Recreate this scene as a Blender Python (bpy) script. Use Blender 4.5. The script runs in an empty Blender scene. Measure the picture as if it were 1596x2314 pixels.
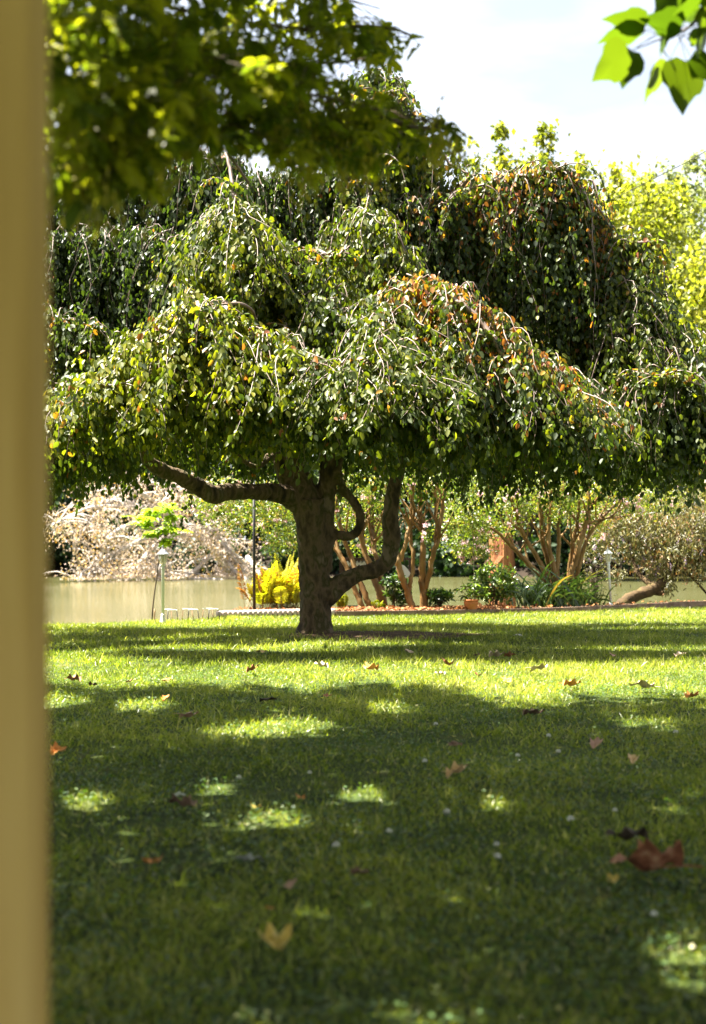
import bpy, math, random
import numpy as np
rng = np.random.default_rng(11)
random.seed(5)
S = bpy.context.scene
C = S.collection
F, CX, HZ, CAMZ = 3214.0, 798.0, 1235.0, 1.0      # lens constants used to work out real distances and sizes


def W(u, v, Y):
    return np.array([(u - CX) / F * Y, Y, CAMZ - (v - HZ) / F * Y])


def WG(u, v, z=0.0):
    Y = (CAMZ - z) * F / (v - HZ)
    return np.array([(u - CX) / F * Y, Y, z])


def nrm(a):
    return a / np.maximum(np.linalg.norm(a, axis=-1, keepdims=True), 1e-9)


# ------------------------------------------------------------------ mesh collecting
class MB:
    def __init__(self):
        self.V, self.L, self.N, self.T, self.n = [], [], [], [], 0

    def add(self, V, faces, tint=None):
        """faces: list of int arrays (nf, k)"""
        V = np.asarray(V, float).reshape(-1, 3)
        for f in faces:
            f = np.asarray(f, np.int64)
            if f.size == 0:
                continue
            self.L.append((f + self.n).ravel())
            self.N.append(np.full(len(f), f.shape[1], np.int64))
        self.V.append(V)
        self.T.append(np.zeros(len(V)) if tint is None else np.broadcast_to(np.asarray(tint, float), (len(V),)).copy())
        self.n += len(V)

    def mesh(self, name, origin=(0, 0, 0), smooth=True):
        V = np.concatenate(self.V) - np.asarray(origin, float)
        L = np.concatenate(self.L).astype(np.int32)
        N = np.concatenate(self.N).astype(np.int32)
        me = bpy.data.meshes.new(name)
        me.vertices.add(len(V))
        me.vertices.foreach_set('co', V.astype(np.float32).ravel())
        me.loops.add(len(L))
        me.loops.foreach_set('vertex_index', L)
        me.polygons.add(len(N))
        st = np.zeros(len(N), np.int32)
        st[1:] = np.cumsum(N)[:-1]
        me.polygons.foreach_set('loop_start', st)
        me.polygons.foreach_set('use_smooth', np.full(len(N), smooth, bool))
        a = me.attributes.new('tint', 'FLOAT', 'POINT')
        a.data.foreach_set('value', np.concatenate(self.T).astype(np.float32))
        me.update(calc_edges=True)
        return me


def obj(name, mb, mat, parent=None, smooth=True, origin=None):
    o0 = np.zeros(3)
    if origin is not None:
        o0 = np.asarray(origin, float)
    elif parent is not None:
        o0 = np.array(world_loc(parent))
    me = mb.mesh(name, o0, smooth)
    if mat is not None:
        me.materials.append(mat)
    o = bpy.data.objects.new(name, me)
    C.objects.link(o)
    if parent is not None:
        o.parent = parent
    elif origin is not None:
        o.location = tuple(o0)
    return o


def world_loc(o):
    l = np.array(o.location)
    while o.parent:
        o = o.parent
        l = l + np.array(o.location)
    return l


def tag(o, label, cat, group=None):
    o['label'] = label
    o['category'] = cat
    if group:
        o['group'] = group
    return o


def thing(name, label, cat, loc, group=None):
    o = bpy.data.objects.new(name, None)
    o.empty_display_size = 0.2
    C.objects.link(o)
    o.location = tuple(float(x) for x in loc)
    return tag(o, label, cat, group)


def kind(o, k):
    o['kind'] = k
    return o


def path(pts, n):
    """smooth curve through the points"""
    P = np.asarray(pts, float)
    if len(P) == 2:
        t = np.linspace(0, 1, n)[:, None]
        return P[0] * (1 - t) + P[1] * t
    E = np.vstack([2 * P[0] - P[1], P, 2 * P[-1] - P[-2]])
    out = []
    for s in np.linspace(0, len(P) - 1, n):
        i = min(int(s), len(P) - 2)
        t = s - i
        p0, p1, p2, p3 = E[i], E[i + 1], E[i + 2], E[i + 3]
        out.append(0.5 * (2 * p1 + (p2 - p0) * t + (2 * p0 - 5 * p1 + 4 * p2 - p3) * t * t + (3 * p1 - p0 - 3 * p2 + p3) * t ** 3))
    return np.array(out)


def tube(mb, P, R, sides=8, tint=0.0, wob=0.0):
    P = np.asarray(P, float)
    n = len(P)
    R = np.interp(np.linspace(0, 1, n), np.linspace(0, 1, len(np.atleast_1d(R))), np.atleast_1d(R))
    T = nrm(np.gradient(P, axis=0))
    up = np.array([0.13, 0.97, 0.2])
    A = np.zeros_like(P)
    a = np.cross(T[0], up)
    if np.linalg.norm(a) < 0.05:
        a = np.cross(T[0], [1, 0, 0])
    for i in range(n):
        a = a - T[i] * np.dot(a, T[i])
        a = a / max(np.linalg.norm(a), 1e-9)
        A[i] = a
    B = np.cross(T, A)
    th = np.linspace(0, 2 * np.pi, sides, endpoint=False)
    rr = R[:, None] * (1 + wob * rng.standard_normal((n, sides)))
    V = P[:, None] + rr[..., None] * (np.cos(th)[None, :, None] * A[:, None] + np.sin(th)[None, :, None] * B[:, None])
    i, j = np.meshgrid(np.arange(n - 1), np.arange(sides), indexing='ij')
    j2 = (j + 1) % sides
    q = np.stack([i * sides + j, i * sides + j2, (i + 1) * sides + j2, (i + 1) * sides + j], -1).reshape(-1, 4)
    cap0 = np.arange(sides)[::-1][None]
    cap1 = (np.arange(sides) + (n - 1) * sides)[None]
    mb.add(V.reshape(-1, 3), [q, cap0, cap1], tint)


def box(mb, c, s, rz=0.0, tint=0.0):
    x, y, z = np.array(s) / 2
    V = np.array([[a * x, b * y, d * z] for d in (-1, 1) for a, b in ((-1, -1), (1, -1), (1, 1), (-1, 1))])
    cz, sz = math.cos(rz), math.sin(rz)
    V = V @ np.array([[cz, sz, 0], [-sz, cz, 0], [0, 0, 1]]) + np.array(c)
    mb.add(V, [np.array([[3, 2, 1, 0], [4, 5, 6, 7], [0, 1, 5, 4], [1, 2, 6, 5], [2, 3, 7, 6], [3, 0, 4, 7]])], tint)


def lathe(mb, prof, c, sides=20, tint=0.0, ribs=0.0):
    prof = np.array(prof, float)
    n = len(prof)
    th = np.linspace(0, 2 * np.pi, sides, endpoint=False)
    rr = prof[:, 0][:, None] * (1 + ribs * np.cos(np.arange(sides) * np.pi))[None]
    V = np.stack([rr * np.cos(th), rr * np.sin(th), np.repeat(prof[:, 1][:, None], sides, 1)], -1) + np.array(c)
    i, j = np.meshgrid(np.arange(n - 1), np.arange(sides), indexing='ij')
    j2 = (j + 1) % sides
    q = np.stack([i * sides + j, i * sides + j2, (i + 1) * sides + j2, (i + 1) * sides + j], -1).reshape(-1, 4)
    mb.add(V.reshape(-1, 3), [q, np.arange(sides)[::-1][None], (np.arange(sides) + (n - 1) * sides)[None]], tint)


BEECH = (np.array([[0, 0, 0], [.26, .40, .05], [.68, .37, .06], [1, 0, -.12], [.68, -.37, .06], [.26, -.40, .05]]),
         [np.array([[0, 3, 2, 1], [0, 5, 4, 3]])])
DIAM = (np.array([[0, 0, 0], [.5, .5, .1], [1, 0, -.1], [.5, -.5, .1]]), [np.array([[0, 2, 1], [0, 3, 2]])])
_m = [[-.06, .17], [.03, .45], [.2, .27], [.48, .58], [.54, .25], [.76, .19]]
MAPLE = (np.array([[.35, 0, .06], [0, 0, 0]] + [[x, y, -.22 * y] for x, y in _m] + [[1, 0, -.12]] + [[x, -y, -.22 * y] for x, y in _m[::-1]]),
         [np.array([[0, i, i + 1 if i < 14 else 1] for i in range(1, 15)])])
_p = [[-.05, .2], [.1, .42], [.3, .47], [.47, .42], [.55, .3], [.78, .16]]
POPLAR = (np.array([[.35, 0, .03], [0, 0, 0]] + [[x, y, .12 * y] for x, y in _p] + [[1.05, 0, -.1]] + [[x, -y, .12 * y] for x, y in _p[::-1]]),
          [np.array([[0, i, i + 1 if i < 14 else 1] for i in range(1, 15)])])


def inst(mb, tpl, pos, ax, nn, L, Wd, tint=0.0):
    TV, TF = tpl
    pos = np.asarray(pos, float)
    n, m = len(pos), len(TV)
    a = nrm(np.broadcast_to(ax, pos.shape))
    b = nrm(np.cross(np.broadcast_to(nn, pos.shape), a))
    c = np.cross(a, b)
    L = np.broadcast_to(L, (n,))[:, None, None]
    Wd = np.broadcast_to(Wd, (n,))[:, None, None]
    V = pos[:, None] + L * TV[None, :, 0:1] * a[:, None] + Wd * TV[None, :, 1:2] * b[:, None] + L * TV[None, :, 2:3] * c[:, None]
    fs = [(f[None] + (np.arange(n) * m)[:, None, None]).reshape(-1, f.shape[1]) for f in TF]
    mb.add(V.reshape(-1, 3), fs, np.repeat(np.broadcast_to(tint, (n,)), m))


def rand_dir(n):
    return nrm(rng.standard_normal((n, 3)))


# ------------------------------------------------------------------ materials
def mat_new(name):
    m = bpy.data.materials.new(name)
    m.use_nodes = True
    nt = m.node_tree
    for n in list(nt.nodes):
        nt.nodes.remove(n)
    return m, nt, nt.nodes, nt.links


def ramp(nodes, stops, interp='LINEAR'):
    r = nodes.new('ShaderNodeValToRGB')
    r.color_ramp.interpolation = interp
    e = r.color_ramp.elements
    while len(e) > 1:
        e.remove(e[-1])
    e[0].position = stops[0][0]
    e[0].color = (*stops[0][1], 1)
    for p, c in stops[1:]:
        k = e.new(p)
        k.color = (*c, 1)
    return r


def leaf_mat(name, stops, trans=0.4, rough=0.42, spec=0.4, tcol=(1.7, 1.9, 0.5)):
    m, nt, N, Lk = mat_new(name)
    at = N.new('ShaderNodeAttribute')
    at.attribute_name = 'tint'
    r = ramp(N, stops)
    Lk.new(at.outputs['Fac'], r.inputs[0])
    p = N.new('ShaderNodeBsdfPrincipled')
    p.inputs['Roughness'].default_value = rough
    p.inputs['Specular IOR Level'].default_value = spec
    Lk.new(r.outputs[0], p.inputs['Base Color'])
    t = N.new('ShaderNodeBsdfTranslucent')
    mul = N.new('ShaderNodeMix')
    mul.data_type = 'RGBA'
    mul.blend_type = 'MULTIPLY'
    mul.inputs[0].default_value = 1
    Lk.new(r.outputs[0], mul.inputs[6])
    mul.inputs[7].default_value = (*tcol, 1)
    Lk.new(mul.outputs[2], t.inputs['Color'])
    mx = N.new('ShaderNodeMixShader')
    mx.inputs[0].default_value = trans
    Lk.new(p.outputs[0], mx.inputs[1])
    Lk.new(t.outputs[0], mx.inputs[2])
    o = N.new('ShaderNodeOutputMaterial')
    Lk.new(mx.outputs[0], o.inputs[0])
    return m


def solid_mat(name, stops, scale=8.0, stretch=(1, 1, 1), rough=0.7, spec=0.3, bump=0.3, bscale=None, bdist=0.01, metal=0.0, detail=5):
    """noise-mottled surface with bump, in object coordinates"""
    m, nt, N, Lk = mat_new(name)
    tc = N.new('ShaderNodeTexCoord')
    mp = N.new('ShaderNodeMapping')
    mp.inputs['Scale'].default_value = stretch
    Lk.new(tc.outputs['Object'], mp.inputs[0])
    nz = N.new('ShaderNodeTexNoise')
    nz.inputs['Scale'].default_value = scale
    nz.inputs['Detail'].default_value = detail
    Lk.new(mp.outputs[0], nz.inputs[0])
    r = ramp(N, stops)
    Lk.new(nz.outputs['Fac'], r.inputs[0])
    p = N.new('ShaderNodeBsdfPrincipled')
    p.inputs['Roughness'].default_value = rough
    p.inputs['Specular IOR Level'].default_value = spec
    p.inputs['Metallic'].default_value = metal
    Lk.new(r.outputs[0], p.inputs['Base Color'])
    if bump:
        n2 = N.new('ShaderNodeTexNoise')
        n2.inputs['Scale'].default_value = bscale or scale * 3
        n2.inputs['Detail'].default_value = 6
        Lk.new(mp.outputs[0], n2.inputs[0])
        b = N.new('ShaderNodeBump')
        b.inputs['Strength'].default_value = bump
        b.inputs['Distance'].default_value = bdist
        Lk.new(n2.outputs['Fac'], b.inputs['Height'])
        Lk.new(b.outputs[0], p.inputs['Normal'])
    o = N.new('ShaderNodeOutputMaterial')
    Lk.new(p.outputs[0], o.inputs[0])
    return m


M = {}
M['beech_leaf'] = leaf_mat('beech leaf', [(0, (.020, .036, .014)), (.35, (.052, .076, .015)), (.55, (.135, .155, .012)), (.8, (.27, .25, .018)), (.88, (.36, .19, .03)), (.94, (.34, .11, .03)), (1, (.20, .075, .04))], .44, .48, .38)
M['maple_leaf'] = leaf_mat('maple leaf', [(0, (.05, .075, .010)), (.5, (.15, .175, .014)), (1, (.30, .28, .02))], .58, .45, .35)
M['samara'] = leaf_mat('maple seed keys', [(0, (.20, .20, .02)), (1, (.36, .30, .05))], .5, .5, .3, (1.4, 1.5, .6))
M['plane_leaf'] = leaf_mat('broad leaf', [(0, (.04, .075, .008)), (1, (.095, .13, .012))], .5, .4, .35, (1.55, 1.65, .4))
M['far_dark'] = leaf_mat('dark far foliage', [(0, (.012, .028, .010)), (.6, (.03, .06, .018)), (1, (.07, .10, .03))], .25, .5, .3)
M['far_yellow'] = leaf_mat('yellow green far foliage', [(0, (.10, .13, .02)), (.5, (.20, .22, .03)), (1, (.32, .30, .05))], .5, .45, .4, (1.6, 1.7, .5))
M['far_pale'] = leaf_mat('pale far foliage', [(0, (.10, .13, .05)), (.5, (.20, .23, .10)), (1, (.30, .32, .16))], .45, .5, .4, (1.5, 1.6, .7))  # washed-out brightness of the far poplars put into the leaf colour
M['dry'] = leaf_mat('dry pale leaves', [(0, (.40, .31, .26)), (.55, (.66, .57, .50)), (.8, (.60, .46, .16)), (1, (.62, .34, .04))], .3, .6, .2, (1.2, 1.1, .8))
M['lime'] = leaf_mat('lime leaflets', [(0, (.16, .25, .01)), (1, (.34, .42, .025))], .5, .45, .3, (1.5, 1.7, .3))
M['crape_leaf'] = leaf_mat('crape myrtle leaf', [(0, (.05, .08, .015)), (.5, (.12, .16, .03)), (.85, (.24, .24, .05)), (1, (.36, .22, .05))], .4, .38, .6)
M['pink'] = leaf_mat('pink petals', [(0, (.62, .36, .42)), (1, (.80, .66, .68))], .4, .6, .2, (1.1, 1, 1))
M['fern'] = leaf_mat('yellow fern', [(0, (.16, .22, .02)), (.4, (.42, .42, .03)), (.8, (.62, .52, .05)), (.9, (.50, .22, .04)), (1, (.36, .12, .04))], .45, .5, .35, (1.4, 1.4, .3))
M['green_leaf'] = leaf_mat('green leaf', [(0, (.02, .045, .015)), (.5, (.06, .11, .02)), (1, (.20, .25, .04))], .35, .34, .6)
M['strap'] = leaf_mat('strap leaf', [(0, (.025, .05, .02)), (.6, (.06, .10, .03)), (.92, (.13, .17, .06)), (1, (.36, .22, .06))], .3, .36, .6)
M['buddleia'] = leaf_mat('grey olive leaf', [(0, (.07, .075, .03)), (.4, (.15, .15, .06)), (.75, (.26, .23, .11)), (1, (.30, .15, .07))], .3, .45, .5, (1.3, 1.3, .7))
M['purple'] = leaf_mat('purple spikes', [(0, (.20, .13, .24)), (1, (.42, .32, .42))], .3, .6, .2, (1, 1, 1))
M['grass'] = leaf_mat('grass blade', [(0, (.050, .080, .010)), (.45, (.185, .222, .026)), (.8, (.33, .33, .08)), (.93, (.42, .38, .14)), (1, (.60, .52, .30))], .42, .40, .6, (1.5, 1.7, .4))
M['clover'] = leaf_mat('clover leaf', [(0, (.03, .07, .02)), (.6, (.08, .14, .04)), (.9, (.13, .18, .06)), (1, (.26, .24, .10))], .3, .5, .3)
M['mulch'] = leaf_mat('orange leaf litter', [(0, (.12, .045, .02)), (.6, (.34, .13, .035)), (1, (.44, .29, .14))], .2, .7, .2, (1, 1, 1))
M['beech_bark'] = solid_mat('beech bark', [(.30, (.018, .014, .009)), (.41, (.06, .042, .022)), (.5, (.125, .085, .05)), (.58, (.05, .045, .014)), (.68, (.16, .12, .08))], 5.5, (1.3, 1.3, .7), .85, .2, 1.0, 30, .02)
M['twig'] = solid_mat('beech twig', [(.3, (.12, .08, .065)), (.7, (.24, .175, .145))], 12, (1, 1, 1), .5, .4, .2, 40, .004)
M['maple_bark'] = solid_mat('maple bark', [(.3, (.06, .045, .03)), (.7, (.14, .10, .07))], 7, (1, 1, .3), .8, .2, .6, 20, .02)
M['crape_bark'] = solid_mat('crape myrtle bark', [(.3, (.085, .042, .012)), (.5, (.18, .095, .026)), (.7, (.26, .165, .065))], 6, (1, 1, .5), .6, .3, .3, 20, .01)
M['mossy_bark'] = solid_mat('mossy bark', [(.3, (.03, .022, .015)), (.55, (.09, .06, .03)), (.75, (.09, .09, .025))], 6, (1, 1, 1), .9, .1, .7, 18, .03)
M['dead_bark'] = solid_mat('bleached bark', [(.3, (.32, .27, .24)), (.7, (.52, .47, .42))], 3, (1, 1, 1), .8, .2, .2, 9, .02)
M['far_bark'] = solid_mat('far bark', [(.3, (.06, .04, .03)), (.7, (.13, .09, .07))], 3, (1, 1, .3), .9, .1, 0)
M['post'] = solid_mat('stained post', [(.3, (.43, .27, .07)), (.5, (.57, .37, .11)), (.7, (.66, .46, .16))], 5, (4, 4, .25), .9, .08, .3, 30, .004)
M['soil'] = solid_mat('bare soil', [(.3, (.05, .03, .018)), (.6, (.12, .075, .045)), (.8, (.20, .13, .08))], 9, (1, 1, 1), .95, .1, .6, 40, .01)
M['concrete'] = solid_mat('pinkish concrete', [(.3, (.42, .33, .28)), (.7, (.58, .47, .42))], 14, (1, 1, 1), .85, .2, .3, 60, .004)
M['kerb'] = solid_mat('weathered timber edging', [(.3, (.13, .08, .055)), (.6, (.24, .16, .12)), (.8, (.34, .26, .20))], 5, (.4, 3, 3), .85, .2, .4, 30, .006)
M['white_paint'] = solid_mat('white paint', [(.3, (.74, .74, .75)), (.7, (.82, .82, .83))], 6, (1, 1, 1), .45, .4, 0)
M['cream_paint'] = solid_mat('aged cream paint', [(.3, (.76, .73, .65)), (.7, (.82, .80, .73))], 9, (1, 1, .4), .5, .4, 0)
M['roof_metal'] = solid_mat('grey lamp metal', [(.3, (.30, .31, .34)), (.7, (.45, .46, .50))], 20, (1, 1, 1), .35, .5, 0, metal=.5)
M['rail_white'] = solid_mat('white tube', [(.3, (.78, .77, .74)), (.7, (.84, .83, .80))], 8, (1, 1, 1), .4, .5, 0)
M['rail_brown'] = solid_mat('rusty tube', [(.3, (.26, .15, .08)), (.7, (.42, .27, .15))], 20, (1, 1, 1), .6, .3, 0)
M['black'] = solid_mat('black metal', [(.3, (.010, .010, .010)), (.7, (.022, .020, .018))], 8, (1, 1, 1), .5, .4, 0)
M['dark_wood'] = solid_mat('dark frame wood', [(.3, (.035, .020, .018)), (.7, (.075, .042, .036))], 8, (1, 1, .3), .6, .3, .2)
M['terracotta'] = solid_mat('terracotta', [(.3, (.42, .13, .045)), (.6, (.52, .18, .07)), (.85, (.58, .28, .16))], 9, (1, 1, 1), .8, .2, .15, 60, .002)
M['rust_stone'] = solid_mat('rust brown rock', [(.3, (.13, .05, .025)), (.5, (.30, .12, .05)), (.7, (.42, .20, .09))], 2.2, (2.5, 2.5, .5), .85, .2, .7, 8, .06)
M['bulb'] = solid_mat('frosted bulb', [(.3, (.75, .70, .55)), (.7, (.8, .75, .6))], 5, (1, 1, 1), .4, .4, 0)
M['wire'] = M['black']
M['stone'] = solid_mat('pale pebble', [(.3, (.45, .44, .40)), (.7, (.62, .60, .55))], 30, (1, 1, 1), .8, .2, .3)
M['petal_white'] = leaf_mat('clover blossom', [(0, (.78, .78, .70)), (1, (.86, .86, .80))], .3, .6, .2, (1, 1, 1))


def glass_mat():
    m, nt, N, Lk = mat_new('lantern pane')
    p = N.new('ShaderNodeBsdfPrincipled')
    p.inputs['Base Color'].default_value = (.75, .70, .52, 1)
    p.inputs['Roughness'].default_value = .15
    t = N.new('ShaderNodeBsdfTransparent')
    t.inputs[0].default_value = (.95, .93, .84, 1)
    mx = N.new('ShaderNodeMixShader')
    mx.inputs[0].default_value = .35
    Lk.new(t.outputs[0], mx.inputs[1])
    Lk.new(p.outputs[0], mx.inputs[2])
    o = N.new('ShaderNodeOutputMaterial')
    Lk.new(mx.outputs[0], o.inputs[0])
    return m


M['glass'] = glass_mat()


def water_mat():
    m, nt, N, Lk = mat_new('muddy river water')
    tc = N.new('ShaderNodeTexCoord')
    mp = N.new('ShaderNodeMapping')
    mp.inputs['Scale'].default_value = (.35, 1.3, 1)
    Lk.new(tc.outputs['Object'], mp.inputs[0])
    n1 = N.new('ShaderNodeTexNoise')
    n1.inputs['Scale'].default_value = 1.2
    n1.inputs['Detail'].default_value = 5
    Lk.new(mp.outputs[0], n1.inputs[0])
    n0 = N.new('ShaderNodeTexNoise')
    n0.inputs['Scale'].default_value = .12
    n0.inputs['Detail'].default_value = 3
    Lk.new(mp.outputs[0], n0.inputs[0])
    r = ramp(N, [(.35, (.080, .080, .030)), (.65, (.100, .098, .042))])
    Lk.new(n0.outputs['Fac'], r.inputs[0])
    b = N.new('ShaderNodeBump')
    b.inputs['Strength'].default_value = .25
    b.inputs['Distance'].default_value = .03
    Lk.new(n1.outputs['Fac'], b.inputs['Height'])
    p = N.new('ShaderNodeBsdfPrincipled')
    p.inputs['Roughness'].default_value = .12
    p.inputs['IOR'].default_value = 1.33
    Lk.new(r.outputs[0], p.inputs['Base Color'])
    Lk.new(b.outputs[0], p.inputs['Normal'])
    o = N.new('ShaderNodeOutputMaterial')
    Lk.new(p.outputs[0], o.inputs[0])
    return m


M['water'] = water_mat()
M['lawn'] = solid_mat('lawn soil and thatch', [(.3, (.022, .036, .010)), (.55, (.045, .065, .015)), (.75, (.09, .09, .03))], 3.5, (1, 1, 1), .95, .1, .5, 60, .01)
M['bank'] = solid_mat('river bank earth', [(.3, (.012, .010, .007)), (.7, (.035, .025, .018))], .6, (1, 1, 1), .95, .1, .4)

# ------------------------------------------------------------------ camera, sun, sky
cam = bpy.data.cameras.new('camera')
co = bpy.data.objects.new('camera', cam)
C.objects.link(co)
co.location = (0, 0, CAMZ)
co.rotation_euler = (math.radians(90), 0, 0)
cam.sensor_fit = 'AUTO'
cam.sensor_width = 36
cam.lens = 36 * F / 2314
cam.shift_y = (HZ - 1157) / 2314
cam.clip_start = .05
cam.clip_end = 5000
cam.dof.use_dof = True
cam.dof.focus_distance = 13.2
cam.dof.aperture_fstop = 2.5
S.camera = co

SUN = nrm(np.array([-.42, .13, .90]))
ld = bpy.data.lights.new('sun', 'SUN')
ld.energy = 5.0
ld.angle = math.radians(.53)
ld.color = (1, .94, .82)
lo = bpy.data.objects.new('sun', ld)
C.objects.link(lo)
import mathutils
lo.rotation_euler = mathutils.Vector(SUN).to_track_quat('Z', 'Y').to_euler()

wd = bpy.data.worlds.new('World')
S.world = wd
wd.use_nodes = True
nt = wd.node_tree
N, Lk = nt.nodes, nt.links
N.clear()
sky = N.new('ShaderNodeTexSky')
sky.sky_type = 'NISHITA'
sky.sun_disc = False
sky.sun_elevation = math.asin(SUN[2])
sky.sun_rotation = math.atan2(SUN[0], SUN[1])
sky.air_density = 1.0
sky.dust_density = 1.5
tc = N.new('ShaderNodeTexCoord')
mp = N.new('ShaderNodeMapping')
mp.inputs['Scale'].default_value = (1.0, 1.0, 3.2)
mp.inputs['Rotation'].default_value = (0, .35, .3)
Lk.new(tc.outputs['Generated'], mp.inputs[0])
nz = N.new('ShaderNodeTexNoise')
nz.inputs['Scale'].default_value = 2.6
nz.inputs['Detail'].default_value = 6
nz.inputs['Roughness'].default_value = .55
Lk.new(mp.outputs[0], nz.inputs[0])
cr = ramp(N, [(.28, (.78, .78, .78)), (.6, (.98, .98, .98))])
Lk.new(nz.outputs['Fac'], cr.inputs[0])
mx = N.new('ShaderNodeMix')
mx.data_type = 'RGBA'
Lk.new(cr.outputs[0], mx.inputs[0])
Lk.new(sky.outputs[0], mx.inputs[6])
nz2 = N.new('ShaderNodeTexNoise')
nz2.inputs['Scale'].default_value = 3.4
nz2.inputs['Detail'].default_value = 7
Lk.new(mp.outputs[0], nz2.inputs[0])
cc = ramp(N, [(.36, (1.02, 1.08, 1.2)), (.6, (1.85, 1.87, 1.92))])
Lk.new(nz2.outputs['Fac'], cc.inputs[0])
Lk.new(cc.outputs[0], mx.inputs[7])
bg = N.new('ShaderNodeBackground')
bg.inputs['Strength'].default_value = .1
Lk.new(mx.outputs[2], bg.inputs['Color'])
wo = N.new('ShaderNodeOutputWorld')
Lk.new(bg.outputs[0], wo.inputs[0])

S.view_settings.view_transform = 'Standard'
S.view_settings.look = 'None'
S.view_settings.gamma = 1
S.view_settings.exposure = 2.98
S.render.engine = 'CYCLES'
S.cycles.max_bounces = 7
S.cycles.diffuse_bounces = 4
S.cycles.glossy_bounces = 3
S.cycles.transmission_bounces = 5
S.cycles.transparent_max_bounces = 6
S.cycles.caustics_reflective = False
S.cycles.caustics_refractive = False

# ------------------------------------------------------------------ ground, water, far bank
EDGE = np.array([(-40, 14.0), (-9, 16.8), (-5.45, 17.56), (-4.03, 18.16), (-2.88, 18.6), (-1.85, 19.7), (-.68, 20.3), (1.3, 20.75), (2.66, 21.3), (4.18, 22.3), (5.8, 23.5), (8.7, 25.3), (40, 40)])


def edge(x):
    return np.interp(x, EDGE[:, 0], EDGE[:, 1])


def ss(a, b, x):
    t = np.clip((x - a) / (b - a), 0, 1)
    return t * t * (3 - 2 * t)


def gz(x, y):
    x, y = np.asarray(x, float), np.asarray(y, float)
    d = y - edge(x)
    w = 1.3 * ss(-2.15, -1.75, x)
    h = .012 * np.sin(1.7 * x + .6) * np.cos(1.1 * y) + .008 * np.sin(3.1 * y + 2 * x)
    h = h * ss(3, 6, np.abs(y)) - np.clip((d - w - .05) * .55, 0, 1.5) 
    # a low mound of bare earth round the beech's foot
    r2 = ((x + .15) / 1.1) ** 2 + ((y - 15.9) / .7) ** 2
    return h + .03 * np.exp(-r2)


xs = np.concatenate([np.linspace(-60, -9, 18), np.arange(-8.7, 9.1, .15), np.linspace(9.5, 60, 18)])
ys = np.concatenate([np.linspace(-40, 1, 14), np.arange(1.3, 28, .15), np.linspace(29, 60, 10)])
X, Yg = np.meshgrid(xs, ys, indexing='ij')
Z = gz(X, Yg)
nx, ny = X.shape
i, j = np.meshgrid(np.arange(nx - 1), np.arange(ny - 1), indexing='ij')
q = np.stack([i * ny + j, (i + 1) * ny + j, (i + 1) * ny + j + 1, i * ny + j + 1], -1).reshape(-1, 4)
mb = MB()
mb.add(np.stack([X, Yg, Z], -1).reshape(-1, 3), [q])
kind(obj('lawn', mb, M['lawn']), 'structure')

mb = MB()
mb.add([[-300, 14, -.7], [300, 14, -.7], [300, 86, -.7], [-300, 86, -.7]], [np.array([[0, 1, 2, 3]])])
kind(obj('river_water', mb, M['water']), 'structure')

xs = np.linspace(-400, 400, 120)
ys = np.array([78, 80, 81, 82.5, 85, 90, 110, 160, 400, 3000])
zs = np.array([-2, -.8, -.3, .2, .7, 1.0, 1.3, 1.5, 2, 4])
X, Yg = np.meshgrid(xs, ys, indexing='ij')
Z = np.repeat(zs[None], len(xs), 0) + .25 * rng.standard_normal(X.shape) * ((ys > 80) & (ys < 120))[None]
Yg = Yg + .8 * np.sin(X * .31) * (ys < 90)[None]
nx, ny = X.shape
i, j = np.meshgrid(np.arange(nx - 1), np.arange(ny - 1), indexing='ij')
q = np.stack([i * ny + j, (i + 1) * ny + j, (i + 1) * ny + j + 1, i * ny + j + 1], -1).reshape(-1, 4)
mb = MB()
mb.add(np.stack([X, Yg, Z], -1).reshape(-1, 3), [q])
kind(obj('far_river_bank', mb, M['bank']), 'structure')

# planting bed soil, a sheet just above the lawn sheet
bx = np.linspace(-1.75, 9.5, 80)
e0 = edge(bx)
cols = []
for off, zz in ((.02, .035), (.3, .055), (.8, .06), (1.25, .03), (1.4, -.08)):
    cols.append(np.stack([bx, e0 + off, np.full_like(bx, zz) + .006 * np.sin(bx * 9 + off * 7)], -1))
V = np.stack(cols, 1)
nx, ny = V.shape[:2]
i, j = np.meshgrid(np.arange(nx - 1), np.arange(ny - 1), indexing='ij')
q = np.stack([i * ny + j, (i + 1) * ny + j, (i + 1) * ny + j + 1, i * ny + j + 1], -1).reshape(-1, 4)
mb = MB()
mb.add(V.reshape(-1, 3), [q])
kind(obj('planting_bed_ground', mb, M['soil']), 'structure')

# bare soil patch at the beech's foot
th = np.linspace(0, 2 * np.pi, 40, endpoint=False)
rad = 1 + .22 * np.sin(3 * th + 1) + .14 * np.sin(7 * th) + .08 * np.sin(13 * th)
ring = []
for k in np.linspace(.06, 1, 7):
    px = .15 + 1.15 * rad * k * np.cos(th)
    py = 15.75 + .62 * rad * k * np.sin(th)
    ring.append(np.stack([px, py, gz(px, py) + .008 + .01 * (1 - k) * rng.random(40)], -1))
V = np.concatenate(ring)
q = []
for k in range(6):
    for a in range(40):
        q.append([k * 40 + a, (k + 1) * 40 + a, (k + 1) * 40 + (a + 1) % 40, k * 40 + (a + 1) % 40])
mb = MB()
mb.add(V, [np.array(q), np.arange(40)[None]])
kind(obj('bare_soil_ground', mb, M['soil']), 'structure')

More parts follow.
